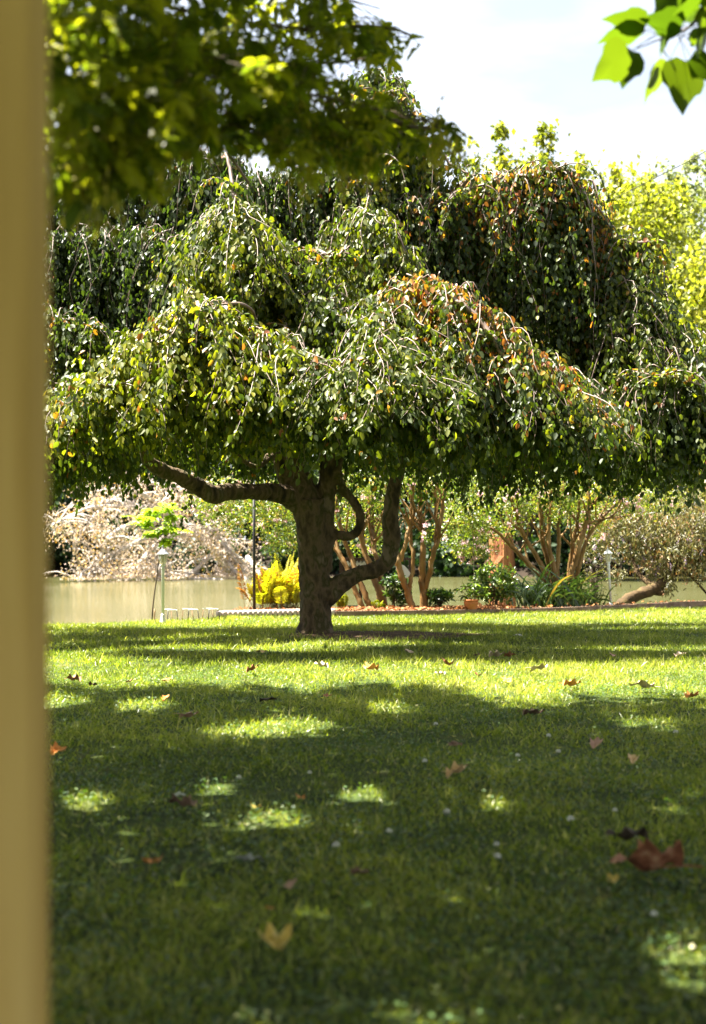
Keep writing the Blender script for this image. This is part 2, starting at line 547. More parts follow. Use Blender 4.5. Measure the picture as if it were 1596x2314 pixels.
# ------------------------------------------------------------------ grass
def grass():
    mb = MB()
    tv = np.array([[0, -.5, 0], [0, .5, 0], [.55, .36, .12], [.55, -.36, .12], [1, 0, .38]])
    tf = [np.array([[0, 1, 2, 3]]), np.array([[3, 2, 4]])]
    for y0, y1, dens, h, w in ((2.2, 4.2, 8500, .033, .0034), (4.2, 7.5, 5600, .036, .0040), (7.5, 11.5, 3300, .044, .0052), (11.5, 17.5, 2400, .05, .0062), (17.5, 25.5, 2300, .045, .0065)):
        hw = .30 * y1 + .4
        n = int(2 * hw * (y1 - y0) * dens)
        x = rng.uniform(-hw, hw, n)
        y = rng.uniform(y0, y1, n)
        keep = (np.abs(x) < .29 * y + .5) & (y < edge(x) - .02)
        # clumps: thin and thick places
        cl = np.sin(x * 5.1 + 1.3 * np.sin(y * 3.3)) * np.sin(y * 4.7 + 1.1 * np.sin(x * 2.9))
        keep &= rng.random(n) < .72 + .3 * cl + .12 * np.sin(x * 2.1 - y * 1.3)
        r2 = ((x - .15) / 1.15) ** 2 + ((y - 15.75) / .62) ** 2
        keep &= rng.random(n) < np.clip(r2 * .9 - .12, .04, 1)
        x, y, cl = x[keep], y[keep], cl[keep]
        n = len(x)
        pos = np.stack([x, y, gz(x, y) - .004], -1)
        lean = rng.uniform(.2, 1.5, n)
        up = np.stack([rng.normal(0, 1, n) * lean, rng.normal(0, 1, n) * lean, np.ones(n)], -1)
        big = sum(np.sin(x * a_ + y * b_ + c_) for a_, b_, c_ in ((.9, .4, 2), (1.7, -1.1, 0), (-2.3, 1.9, 4), (3.7, 2.9, 1), (.5, -.8, 3))) / 2.4
        hh = h * np.where(rng.random(n) < .05, 1.7, rng.uniform(.45, 1.25, n)) * (1 + .18 * cl + .1 * big)
        tint = np.clip(rng.normal(.45, .2, n) + .16 * big + .10 * cl, 0, .9)
        straw = rng.random(n) < .045
        tint[straw] = rng.uniform(.9, 1, straw.sum())
        inst(mb, (tv, tf), pos, up, rand_dir(n) * [1, 1, .2], hh, w * rng.uniform(.7, 1.4, n), tint)
    o = obj('grass', mb, M['grass'])
    kind(o, 'stuff')
    mb = MB()
    n = 60000
    y = 2.3 + 9 * rng.random(n) ** 1.0
    x = rng.uniform(-1, 1, n) * (.29 * y + .4)
    cl = np.sin(x * 3.3 + 2) * np.sin(y * 2.7 + 1)
    k = rng.random(n) < .45 + .5 * cl
    x, y = x[k], y[k]
    n = len(x)
    pos = np.stack([x, y, gz(x, y) + rng.uniform(.012, .045, n)], -1)
    nn = np.stack([rng.normal(0, .35, n), rng.normal(0, .35, n), np.ones(n)], -1)
    inst(mb, DIAM, pos, rand_dir(n) * [1, 1, .15], nn, rng.uniform(.010, .022, n), rng.uniform(.010, .02, n), rng.random(n))
    kind(obj('clover_ground_cover', mb, M['clover']), 'stuff')


grass()

# ------------------------------------------------------------------ the weeping beech
YB = 16.0


def polyY(pts, Y=None):
    return np.array([W(p[0], p[1], p[2] if len(p) > 2 else Y) for p in pts])


def px(w, Y):
    return w / F * Y


base = WG(712, 1436)
beech = thing('weeping_beech_tree', 'weeping beech with dark layered hanging crown and smooth forked trunk, centre of the lawn', 'tree', base)
mb = MB()
limbs = [
    ([(712, 1454), (712, 1434), (713, 1405), (712, 1340), (708, 1260), (704, 1180), (700, 1130)], [66, 46, 38, 36, 34.5, 36, 38]),
    ([(703, 1175), (680, 1110), (655, 1060), (642, 1010), (650, 900, 15.7), (660, 800, 15.6)], [34, 38, 35, 28, 22, 16]),
    ([(730, 1290), (733, 1210), (737, 1140), (742, 1080), (755, 1020), (775, 900), (795, 700), (798, 520), (795, 400), (815, 290), (822, 200), (835, 170)], [20, 22, 21, 22, 26, 20, 15, 12, 11, 11, 9, 4]),
    ([(690, 1150, 16), (640, 1118, 15.8), (575, 1110, 15.4), (510, 1112, 15.1), (480, 1118, 14.9), (440, 1095, 14.7), (400, 1075, 14.5), (365, 1062, 14.3), (335, 1040, 14.1), (322, 1000, 14)], [24, 22, 18, 18, 20, 18, 16, 15, 11, 7]),
    ([(735, 1350), (770, 1320), (805, 1300), (850, 1287), (878, 1262), (886, 1220), (882, 1170), (890, 1110), (903, 1050), (912, 960)], [26, 22, 18, 18, 20, 20, 18, 17, 16, 12]),
    ([(740, 1225), (758, 1207), (785, 1213), (806, 1203), (815, 1180), (810, 1150), (790, 1122), (772, 1095), (765, 1060), (760, 1000)], [15, 10, 10, 10, 10, 10.5, 9, 7.5, 6.5, 5]),
    ([(640, 1020, 15.8), (610, 1030, 15.3), (585, 1053, 15), (560, 1048, 14.8), (540, 1030, 14.6), (525, 1008, 14.4), (505, 960, 14.3)], [9, 8, 6.5, 6, 6, 5, 4]),
    ([(474, 1115, 14.9), (470, 1128, 14.85), (474, 1134, 14.85)], [10, 7, 3]),
    ([(775, 1120), (768, 1110), (766, 1108)], [4.5, 4.5, 4]),
    ([(690, 1440), (668, 1438, 15.9), (650, 1446, 15.8)], [14, 9, 3]),
    ([(735, 1440), (758, 1440, 15.9), (775, 1448, 15.85)], [14, 9, 3]),
]
for pts, r in limbs:
    P = path([np.array(W(p[0], p[1], p[2] if len(p) > 2 else YB)) for p in pts], 10 * len(pts))
    P[:, 1] += .03 * np.sin(np.linspace(0, 5, len(P)))
    rr = np.array([px(a, YB) for a in r])
    tube(mb, P, rr, 14, wob=.02)
trunk = obj('trunk', mb, M['beech_bark'], beech)
rm = trunk.modifiers.new('remesh', 'REMESH')
rm.mode = 'VOXEL'
rm.voxel_size = .016
rm.use_smooth_shade = True
sm = trunk.modifiers.new('smooth', 'SMOOTH')
sm.iterations = 5
tx = bpy.data.textures.new('bark lumps', 'CLOUDS')
tx.noise_scale = .22
dp = trunk.modifiers.new('lumps', 'DISPLACE')
dp.texture = tx
dp.strength = .03
dp.mid_level = .5
tx2 = bpy.data.textures.new('bark wrinkles', 'STUCCI')
tx2.noise_scale = .05
dp2 = trunk.modifiers.new('wrinkles', 'DISPLACE')
dp2.texture = tx2
dp2.strength = .014

SPURS = []
branches = [
    ([(1010, 470, 16), (1090, 420, 15.8), (1160, 400, 15.7), (1215, 397, 15.6), (1260, 382, 15.5), (1310, 400, 15.5), (1345, 470, 15.5), (1358, 560, 15.5)], [7, 8, 8, 8, 7, 6, 4, 2]),
    ([(1340, 640, 16), (1375, 590, 15.8), (1400, 555, 15.6), (1440, 545, 15.5), (1475, 552, 15.5), (1492, 580, 15.5)], [7, 6.5, 6, 5.5, 5, 3]),
    ([(900, 700, 14.5), (960, 655, 13.8), (1020, 672, 13.4), (1070, 705, 13.3), (1120, 770, 13.2), (1150, 822, 13.2), (1200, 850, 13.2)], [7, 8, 8, 8, 7, 6, 3]),
    ([(515, 345, 15.6), (522, 400, 15.4), (527, 470, 15.1), (520, 505, 14.8), (490, 525, 14.6), (470, 580, 14.4)], [4.5, 6, 5.5, 5, 4, 2]),
    ([(580, 520, 14.6), (640, 570, 14.3), (690, 600, 14.2), (730, 650, 14.1)], [4, 4, 3.5, 2]),
    ([(700, 620, 15.2), (706, 590, 14.9), (725, 578, 14.6), (760, 584, 14.4), (800, 560, 14.4)], [7, 7, 6.5, 5, 3]),
    ([(520, 690, 13.6), (465, 686, 13.3), (420, 692, 13.2), (380, 730, 13.1), (345, 790, 13.1), (320, 830, 13.1)], [6, 5.5, 5, 4.5, 3.5, 2]),
    ([(560, 700, 13.4), (480, 700, 13.1), (440, 745, 12.9), (430, 800, 12.9)], [4.5, 4, 3.5, 2]),
    ([(865, 730, 13.2), (858, 780, 13), (840, 820, 12.9), (845, 850, 12.8), (870, 880, 12.8)], [5, 5, 4.5, 4, 2]),
    ([(90, 690, 15.4), (120, 712, 15), (180, 732, 14.9), (240, 745, 14.8)], [9, 7, 5, 3]),
    ([(330, 850, 13), (260, 875, 12.9), (190, 880, 12.9), (120, 870, 12.9)], [4, 4, 3, 2]),
    ([(1420, 850, 14.6), (1490, 852, 14.5), (1560, 868, 14.4), (1640, 900, 14.4)], [5, 4.5, 3.5, 2]),
    ([(1063, 400, 15.4), (1066, 430, 15.35), (1063, 460, 15.3)], [5.5, 5, 4]),
    ([(825, 240, 15.9), (860, 215, 15.7), (900, 225, 15.6), (930, 290, 15.5)], [5, 4.5, 4, 2]),
    ([(820, 330, 15.7), (770, 300, 15.5), (755, 330, 15.4)], [4.5, 4, 2]),
    ([(830, 560, 15.2), (835, 400, 15.4), (828, 350, 15.4)], [3, 3, 3]),
    ([(980, 340, 15.9), (1020, 375, 15.7), (1060, 400, 15.6)], [4, 4.5, 5]),
    ([(610, 560, 16), (640, 700, 14.4), (660, 770, 13.6)], [9, 9, 6]),
]
for pts, r in branches:
    mb = MB()
    P0 = polyY(pts)
    if np.hypot(P0[0][0] + .3, P0[0][1] - 16) > .5:
        rt_ = np.array([-.3, 16.6, P0[0][2] - .5]) - P0[0]
        root = P0[0] + rt_ / np.linalg.norm(rt_) * .4 + np.array([0, .25, -.22])
        P0 = np.vstack([root, P0])
        r = [r[0] * 1.1] + list(r)
    r = list(r[:-1]) + [r[-1] * .5]
    P = path(P0, 8 * len(P0))
    P += np.cumsum(rng.normal(0, .004, P.shape), 0)
    tube(mb, P, [px(a, 15.5) * .72 for a in r], 8, wob=.05)
    for _ in range(5):
        i0 = rng.integers(len(P) // 3, len(P) - 3)
        a_ = rng.uniform(0, 6.28)
        d_ = np.array([math.cos(a_), math.sin(a_) * .7 - .3, 0])
        L_ = rng.uniform(.35, .9)
        sp_ = path([P[i0], P[i0] + d_ * L_ * .3 + [0, 0, .03], P[i0] + d_ * L_ * .6 + [0, 0, -.14 * L_ - .03], P[i0] + d_ * L_ * .8 + [0, 0, -.7 * L_ - .1]], 14)
        tube(mb, sp_, [.009, .006, .002], 5, wob=.05)
        SPURS.append(sp_)
    SPURS.append(P[len(P) // 3:])
    obj('branch', mb, M['twig'], beech)

crown, twigs = MB(), MB()


def lobe(ridge, R, zb, n, tint=.3, ts=.13, az=None, Rf=None, rust=.0, dens=32.0, lmul=1.0, sl=.25):
    """strands that leave a ridge branch, arch outward and hang; zb: height where they end (m)"""
    Pr = path(polyY(ridge), 24) if len(ridge) > 1 else np.repeat(polyY(ridge), 24, 0)
    for _ in range(int(n * .9)):
        k = rng.uniform(0, 23)
        i0 = int(k)
        o = Pr[i0] + (Pr[min(i0 + 1, 23)] - Pr[i0]) * (k - i0) + rng.normal(0, 1, 3) * [.07, .09, .05]
        phi = rng.uniform(0, 2 * math.pi) if az is None else math.radians(az[0] + rng.uniform(-az[1], az[1]))
        fr = max(0.0, -math.sin(phi))
        Ri = (R + ((Rf or R) - R) * fr) * rng.uniform(.25, 1.08)
        ze = zb + rng.normal(.12, .16) + (rng.uniform(0, 1) ** 3) * max(0, o[2] - zb) * .6
        ze = min(ze, o[2] - .12)
        T = 14
        t = np.linspace(0, 1, T)
        H = o[2] - ze
        p = 1.5 + 1.2 * min(1, H / 2.5)
        r = Ri * ((1 - sl) * (1 - (1 - t) ** (1.3 + .7 * p)) + sl * 1.25 * t ** .85)
        z = o[2] + rng.uniform(.02, .16) * np.sin(np.pi * np.minimum(1, t * 3)) * min(1, Ri * 2) - H * t ** (1.25 + .25 * sl)
        d = np.array([math.cos(phi), math.sin(phi)])
        sd = np.array([-d[1], d[0]])
        wv = .05 * np.sin(t * rng.uniform(3, 10) + rng.uniform(0, 6)) * (H + .3) + rng.normal(0, .16) * t ** 2 * min(H, 1.2)
        P = np.stack([o[0] + d[0] * r + sd[0] * wv, o[1] + d[1] * r + sd[1] * wv, z], -1)
        P[:, :2] += rng.normal(0, .03, 2)
        seg = np.linalg.norm(np.diff(P, axis=0), axis=1)
        cum = np.concatenate([[0], np.cumsum(seg)])
        Ln = cum[-1]
        m = max(4, int(Ln * dens))
        s = np.sort(rng.uniform(.02, 1, m)) * Ln
        Q = np.stack([np.interp(s, cum, P[:, a]) for a in range(3)], -1)
        tg = nrm(np.stack([np.interp(s, cum, np.gradient(P[:, a])) for a in range(3)], -1))
        side = np.where(np.arange(m) % 2 == 0, 1.0, -1.0)[:, None]
        sd3 = np.array([sd[0], sd[1], 0])
        ax = tg * .45 + np.array([0, 0, -.75]) + sd3 * side * .55 + rng.normal(0, .28, (m, 3))
        out = np.array([d[0], d[1], .75])
        nn = out + rng.normal(0, .55, (m, 3))
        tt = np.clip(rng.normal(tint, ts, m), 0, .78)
        if rust:
            k = rng.random(m) < rust * np.clip(1.5 - 2.2 * s / Ln, .08, 1)
            tt[k] = rng.uniform(.82, 1, k.sum())
        k = rng.random(m) < .006
        tt[k] = rng.uniform(.84, 1, k.sum())
        Ls = rng.uniform(.038, .086, m) * lmul
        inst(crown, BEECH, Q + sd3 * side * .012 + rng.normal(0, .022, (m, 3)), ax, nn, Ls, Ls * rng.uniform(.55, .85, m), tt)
        if rng.random() < .4:
            tube(twigs, P, [rng.uniform(.004, .0095), rng.uniform(.003, .006), .0015], 5)


def zv(v, Y):
    return CAMZ - (v - HZ) / F * Y


lobe([(845, 168, 16)], .38, zv(400, 16), 45, .33)
lobe([(800, 190, 16), (850, 165, 16), (900, 200, 15.9), (930, 270, 15.8)], .28, zv(440, 16), 130, .34)
lobe([(760, 250, 16.2), (790, 220, 16.2)], .25, zv(440, 16), 40, .4)
lobe([(740, 330, 16.6), (830, 300, 16.6), (940, 330, 16.4), (965, 380, 16.2)], .3, zv(600, 16), 200, .3)
lobe([(1010, 440, 16), (1080, 415, 15.9), (1150, 400, 15.8), (1230, 390, 15.7), (1310, 402, 15.7)], .42, zv(820, 15.7), 470, .28, rust=.3)
lobe([(1300, 400, 15.7), (1345, 470, 15.7), (1355, 600, 15.8)], .22, zv(900, 15.7), 170, .28, rust=.35)
lobe([(960, 350, 15.9), (1040, 380, 15.9), (1100, 370, 15.9)], .18, zv(480, 15.9), 34, .35, dens=16)
lobe([(860, 500, 15.6), (930, 460, 15.6), (1020, 440, 15.6)], .3, zv(760, 15.6), 240, .26, .12, Rf=.36, rust=.1, sl=.2)  # fill behind the domes, low tint paints in its shade
lobe([(1350, 620, 16), (1400, 560, 15.8), (1440, 550, 15.7), (1480, 565, 15.7)], .22, zv(800, 15.7), 170, .40, .15, Rf=.5, rust=.08, sl=.6)
lobe([(1330, 640, 15.8), (1430, 660, 15.5), (1500, 720, 15.4), (1560, 790, 15.3)], .22, zv(960, 15.3), 260, .40, .15, Rf=.7, sl=.75)  # lighter leaf tint helps paint these drapes as sunlit
lobe([(1380, 740, 15.3), (1480, 790, 15.1), (1580, 850, 15.0), (1680, 920, 15)], .25, zv(1060, 15), 260, .36, Rf=.6, sl=.6)
lobe([(1430, 852, 14.8), (1520, 856, 14.7), (1600, 880, 14.7), (1700, 940, 14.7)], .35, zv(1100, 15), 330, .32)
lobe([(1330, 780, 16.8), (1430, 860, 17), (1560, 960, 17)], .4, zv(1090, 17), 300, .25)
lobe([(505, 520, 14.7), (528, 488, 14.5), (566, 515, 14.5)], .34, zv(720, 14.2), 330, .48, .16, Rf=.75, sl=.9, az=(-92, 75))
lobe([(580, 520, 14.7), (660, 580, 14.5), (725, 640, 14.4)], .2, zv(880, 14.4), 210, .42, Rf=.5, sl=.6)
lobe([(760, 520, 15.2), (830, 490, 15), (875, 530, 14.9), (905, 600, 14.8)], .22, zv(780, 14.8), 280, .46, Rf=.65, sl=.7)
lobe([(540, 420, 16.2), (680, 390, 16.2), (820, 420, 16.1), (960, 470, 16)], .26, zv(760, 16), 460, .24, .12, Rf=.34, sl=.15)  # fill wall: leaves tinted darker to stand in for shade
lobe([(560, 660, 15.6), (760, 670, 15.4), (900, 680, 15.2)], .22, zv(880, 15), 320, .2, .1)  # shade between the tiers put into the leaf tint
# front left sunlit lobe
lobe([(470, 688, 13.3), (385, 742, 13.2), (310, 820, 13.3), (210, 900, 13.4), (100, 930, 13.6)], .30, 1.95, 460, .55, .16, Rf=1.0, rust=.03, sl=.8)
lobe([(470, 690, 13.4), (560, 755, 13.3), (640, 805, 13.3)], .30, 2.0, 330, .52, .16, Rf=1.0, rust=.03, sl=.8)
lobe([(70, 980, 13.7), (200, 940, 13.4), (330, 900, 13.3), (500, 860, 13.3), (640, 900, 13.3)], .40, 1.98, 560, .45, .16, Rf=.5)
# centre front
lobe([(880, 700, 13.7), (858, 780, 13.3), (870, 850, 13.1), (810, 890, 13)], .52, 1.95, 400, .42, Rf=.95, sl=.8)
lobe([(640, 870, 13.3), (740, 840, 13.2), (860, 860, 13.1)], .42, 1.9, 340, .40, Rf=.7, sl=.7)
lobe([(860, 850, 13.1), (940, 890, 13.1), (1030, 880, 13.1)], .42, 1.85, 300, .38, Rf=.7, sl=.7)
lobe([(700, 660, 14.3), (760, 710, 14), (840, 745, 13.8)], .26, zv(930, 13.6), 220, .34, Rf=.5, sl=.6)
# front right ridge
lobe([(890, 670, 14), (970, 650, 13.8), (1060, 695, 13.6), (1130, 780, 13.5), (1220, 835, 13.5), (1300, 905, 13.6), (1370, 970, 13.7)], .16, 1.88, 640, .36, .16, Rf=.95, rust=.5, sl=.8)
lobe([(880, 920, 13.3), (1050, 880, 13.2), (1200, 900, 13.3), (1280, 960, 13.5)], .38, 1.86, 460, .32, Rf=.45)
# back left wall, its shade put into the darker leaf tint, small lobe before it
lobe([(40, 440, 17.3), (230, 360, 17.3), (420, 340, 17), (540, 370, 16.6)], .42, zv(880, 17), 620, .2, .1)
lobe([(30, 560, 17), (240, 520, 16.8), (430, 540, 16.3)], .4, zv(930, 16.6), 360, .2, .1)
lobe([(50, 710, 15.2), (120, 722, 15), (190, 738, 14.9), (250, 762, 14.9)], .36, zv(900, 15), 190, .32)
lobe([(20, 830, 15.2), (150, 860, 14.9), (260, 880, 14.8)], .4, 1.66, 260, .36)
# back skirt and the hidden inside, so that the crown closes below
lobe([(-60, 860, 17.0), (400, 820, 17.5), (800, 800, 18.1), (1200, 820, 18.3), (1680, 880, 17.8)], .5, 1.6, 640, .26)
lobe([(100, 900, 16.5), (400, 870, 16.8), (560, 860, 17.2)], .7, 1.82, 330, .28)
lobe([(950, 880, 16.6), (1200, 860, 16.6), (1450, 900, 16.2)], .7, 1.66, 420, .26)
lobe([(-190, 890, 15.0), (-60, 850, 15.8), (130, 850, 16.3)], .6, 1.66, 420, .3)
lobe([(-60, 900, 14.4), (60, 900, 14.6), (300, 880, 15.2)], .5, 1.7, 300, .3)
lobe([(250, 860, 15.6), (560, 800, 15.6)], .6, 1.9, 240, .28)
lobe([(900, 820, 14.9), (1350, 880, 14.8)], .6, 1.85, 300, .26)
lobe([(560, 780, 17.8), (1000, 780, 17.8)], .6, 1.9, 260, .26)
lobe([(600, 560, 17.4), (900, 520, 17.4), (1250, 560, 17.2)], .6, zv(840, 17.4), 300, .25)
for sp_ in SPURS:
    m = int(36 * np.linalg.norm(np.diff(sp_, axis=0), axis=1).sum()) + 6
    kk = rng.uniform(0, len(sp_) - 1.01, m)
    Q = sp_[kk.astype(int)] + rng.normal(0, .03, (m, 3))
    inst(crown, BEECH, Q, rng.normal(0, .5, (m, 3)) + [0, 0, -.7], rng.normal(0, .5, (m, 3)) + [0, -.5, .8], rng.uniform(.05, .085, m), rng.uniform(.04, .06, m), np.clip(np.where(rng.random(m) < .12, .9, rng.normal(.42, .16, m)), 0, 1))
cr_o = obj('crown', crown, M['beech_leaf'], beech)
tw = obj('twigs', twigs, M['twig'], cr_o)
tw.location = (0, 0, 0)

# ------------------------------------------------------------------ foreground post
mb = MB()
xr, y0, hw = -.341, 1.5, .10
pr = []
sec = [(-hw, 0), (-.006, 0), (0, .006), (0, .094), (-.006, .10), (-hw, .10)]
zz = np.linspace(0, 3.1, 12)
for z in zz:
    for a, b in sec:
        pr.append([xr + a, y0 + b, z])
ns = len(sec)
q = [[k * ns + a, k * ns + (a + 1) % ns, (k + 1) * ns + (a + 1) % ns, (k + 1) * ns + a] for k in range(len(zz) - 1) for a in range(ns)]
mb.add(np.array(pr), [np.array(q), np.arange(ns)[::-1][None], (np.arange(ns) + (len(zz) - 1) * ns)[None]])
p = obj('wooden_post', mb, M['post'], origin=(xr - hw / 2, y0 + .05, 0), smooth=False)
tag(p, 'tan stained square wooden post, blurred and close beside the camera', 'post')

# ------------------------------------------------------------------ maple overhead
mt = thing('maple_tree', 'dark leafy maple whose low branches with seed keys hang above the lawn', 'tree', (-3.4, 3.0, 0))
mb = MB()
tube(mb, path([(-3.4, 3, -.05), (-3.38, 3.02, .5), (-3.3, 3.1, 1.8), (-3.1, 3.3, 3.2), (-2.7, 3.9, 4.8), (-2.0, 5, 6.5)], 40), [.26, .2, .17, .16, .13, .06], 14, wob=.02)
tube(mb, path([(-3.2, 3.2, 2.9), (-2.6, 3.8, 3.9), (-1.2, 5.2, 5.2), (1.0, 7, 6.4)], 30), [.1, .08, .06, .03], 10, wob=.02)
tube(mb, path([(-3.1, 3.3, 3.4), (-2.4, 5.0, 5.2), (-1.6, 7.5, 6.3), (-.4, 10, 7)], 30), [.1, .08, .06, .03], 10, wob=.02)
mtrunk = obj('trunk', mb, M['maple_bark'], mt)
# low branches in view
lowb = [
    [(-500, -60, 3.2), (-150, 20, 3.3), (120, 90, 3.5), (320, 140, 3.8), (560, 190, 4.3), (760, 225, 4.8), (900, 262, 5.2), (1010, 285, 5.5)],
    [(-300, 60, 3.2), (60, 180, 3.3), (200, 290, 3.4), (300, 360, 3.5), (355, 400, 3.5)],
    [(-400, -200, 3.6), (100, -80, 3.9), (400, 20, 4.4), (640, 60, 4.9), (800, 70, 5.3), (920, 85, 5.5)],
    [(-200, 130, 3.5), (150, 210, 3.7), (430, 280, 4.2), (650, 320, 4.7), (870, 345, 5.1)],
    [(-200, 300, 3.4), (100, 330, 3.5), (170, 400, 3.5), (225, 430, 3.5)],
    [(300, -160, 4.6), (560, -60, 4.9), (720, -20, 5.2), (860, 20, 5.4)],
    [(500, 200, 4.3), (640, 150, 4.7), (780, 140, 5.0), (880, 120, 5.3)],
    [(780, 60, 5.2), (860, 62, 5.3), (905, 70, 5.4), (940, 84, 5.4)],
    [(880, 270, 5.1), (950, 290, 5.3), (1000, 292, 5.4), (1030, 300, 5.5)],
]
POLY = [(60, -60), (60, 420), (150, 445), (215, 455), (262, 405), (352, 415), (345, 360), (420, 322), (520, 318), (590, 335), (650, 355), (690, 400), (735, 365), (800, 372), (870, 378), (925, 335), (985, 330), (1050, 312), (1015, 250), (950, 268), (905, 245), (848, 200), (845, 150), (905, 122), (955, 110), (935, 40), (850, 45), (800, 0), (780, -60)]


def inside(u, v, poly):
    r = False
    n = len(poly)
    j = n - 1
    for i in range(n):
        (x1, y1), (x2, y2) = poly[i], poly[j]
        if (y1 > v) != (y2 > v) and u < (x2 - x1) * (v - y1) / (y2 - y1) + x1:
            r = not r
        j = i
    return r


crown, sam, brn = MB(), MB(), MB()
LP, LA, LN, LS, LT = [], [], [], [], []
SP, SA = [], []
for bi, b in enumerate(lowb):
    P = path(np.array([W(*p) for p in b]), 40)
    tube(brn, P, [.010, .006, .002], 6)
    npx = [260, 140, 270, 290, 120, 130, 170, 80, 80][bi]
    for _ in range(npx):
        k = rng.uniform(0, 1) ** .8 * 39
        i0 = min(int(k), 38)
        c = P[i0] + (P[i0 + 1] - P[i0]) * (k - i0)
        d = rng.normal(0, 1, 3) * [.20, .25, .13]
        e = c + d
        u, v = CX + e[0] / e[1] * F, HZ - (e[2] - CAMZ) / e[1] * F
        if not inside(u, v, POLY):
            continue
        # sky gaps: thinner towards the open right end
        hole = math.sin(u * .034 + 1.1) * math.sin(v * .041 + .02 * u)
        if u > 430 and v < 240 and hole > .1 - (u - 430) / 1400:
            continue
        if u > 700 and 120 < v < 255 and rng.random() < .72:
            continue
        if np.linalg.norm(d) > .55:
            continue
        if u <= 430 and v < 300 and hole > .5:
            continue
        uc, vc = CX + c[0] / c[1] * F, HZ - (c[2] - CAMZ) / c[1] * F
        if inside(uc, vc, POLY):
            tube(brn, path([c, (c + e) / 2 + [0, 0, .03], e], 5), [.002, .0012], 3)
        for q_ in range(4 if u < 600 else 3):
            pp = e + rng.normal(0, .035, 3)
            u2, v2 = CX + pp[0] / pp[1] * F, HZ - (pp[2] - CAMZ) / pp[1] * F
            if not inside(u2, v2, POLY):
                continue
            LP.append(pp)
            LA.append(np.array([d[0] * 1.5, d[1] * .8, -.75]) + rng.normal(0, .45, 3))
            LN.append(np.array([0, -.25, 1]) + rng.normal(0, .5, 3))
            LS.append(rng.uniform(.055, .09))
            LT.append(rng.uniform(0, 1))
        if v > 120 and rng.random() < .42:
            for _k in range(18):
                SP.append(e + rng.normal(0, 1, 3) * [.018, .018, .045] + [0, 0, -.05])
                SA.append(np.array([rng.normal(0, .45), rng.normal(0, .45), -1]))
LS = np.array(LS)
LP, LA, LN, LT = np.array(LP), nrm(np.array(LA)), nrm(np.array(LN)), np.array(LT)
sd_ = nrm(np.cross(LN, LA))
for k_, (ca, sa, ls) in enumerate(((1, 0, 1.0), (.72, .7, .85), (.72, -.7, .85), (.2, .98, .6), (.2, -.98, .6))):
    dr_ = LA * ca + sd_ * sa + rng.normal(0, .14, LP.shape)
    inst(crown, BEECH, LP + LA * .012 * (k_ < 3), dr_, LN + rng.normal(0, .35, LP.shape), LS * ls * .92, LS * ls * .40, LT)
SP, SA = np.array(SP), np.array(SA)
inst(sam, DIAM, SP, SA, rand_dir(len(SP)), .032, .012, rng.random(len(SP)))

# the rest of the crown, above the frame: it shades the near lawn, with gaps that let sun patches through
GAPS = [(650, 1852, .15, .5), (215, 1812, .16, .45), (505, 1778, .13, .45), (845, 1800, .13, .5), (670, 1640, .42, .55), (560, 1655, .3, .4), (1550, 2165, .09, .5), (1610, 2205, .09, .5), (1040, 2312, .10, .4),
        (330, 1600, .3, .4), (890, 1600, .3, .3), (1130, 1830, .08, .35), (130, 1590, .3, .5), (1480, 1640, .3, .3)]
GP = np.array([WG(g[0], g[1]) for g in GAPS])
n = 90000
gy = rng.uniform(-2.5, 10.6, n)
gx = rng.uniform(-5.5, 6.0, n)
# shade edge on the grass
sx = np.array([-6, -2.4, -1.5, -.5, .5, 1.2, 1.9, 2.6, 3.2, 6])
sy = np.array([10.1, 10.2, 10.0, 10.2, 9.9, 9.3, 9.0, 9.3, 9.6, 9.6])
lim = np.interp(gx, sx, sy) + .22 * np.sin(gx * 4.3) + .15 * np.sin(gx * 9.1 + 1)
ok = gy < lim + .2 - np.abs(rng.normal(0, .75, n))
for g, s in zip(GP, GAPS):
    dd = ((gx - g[0]) / (s[2] * .45 + .055)) ** 2 + ((gy - g[1]) / (s[2] * .9 + .06)) ** 2
    dd = dd * (1 + .55 * np.sin(gx * 23 + g[0] * 9) * np.sin(gy * 17 + g[1] * 5)) + .25 * np.sin(gx * 41) 
    ok &= ~(rng.random(n) < np.clip(1.9 - 1.15 * dd, 0, 1) * min(1.0, s[3] + .6))
gx, gy = gx[ok], gy[ok]
n = len(gx)
# travel along the sun's direction to above the frame
t0 = np.full(n, 2.0)
for _ in range(30):
    z = SUN[2] * t0
    y = gy + SUN[1] * t0
    zmin = np.maximum(2.9, 1.55 + .40 * np.maximum(y, 0))
    t0 = np.where(z < zmin, t0 + (zmin - z) * .9 + .02, t0)
t0 = t0 + rng.random(n) ** 1.3 * 2.2
pos = np.stack([gx + SUN[0] * t0, gy + SUN[1] * t0, SUN[2] * t0], -1)
pl_line = W(1480, 110, 4.6)
rel = pos - pl_line
al = rel @ SUN
dist = np.linalg.norm(rel - al[:, None] * SUN, axis=1)
ok = (dist > .62) | (al < 0)
for k_ in rng.choice(len(LP), 48, replace=False):
    rel = pos - LP[k_]
    al = rel @ SUN
    ok &= (np.linalg.norm(rel - al[:, None] * SUN, axis=1) > .085) | (al < 0) | (rng.random(len(pos)) < .3)
ok &= ~((np.abs(pos[:, 0]) < .26 * pos[:, 1] + .1) & (pos[:, 2] < 1.62 + .39 * pos[:, 1]) & (pos[:, 1] > 0))
pos = pos[ok]
n = len(pos)
Ls = rng.uniform(.10, .17, n)
inst(crown, MAPLE, pos, np.stack([rng.normal(0, 1, n), rng.normal(0, 1, n), rng.normal(-.5, .4, n)], -1), np.stack([rng.normal(0, .4, n), rng.normal(0, .4, n), np.ones(n)], -1), Ls, Ls, rng.random(n))
mc = obj('crown', crown, M['maple_leaf'], mt)
obj('seed_keys', sam, M['samara'], mc)
obj('branches', brn, M['maple_bark'], mtrunk)

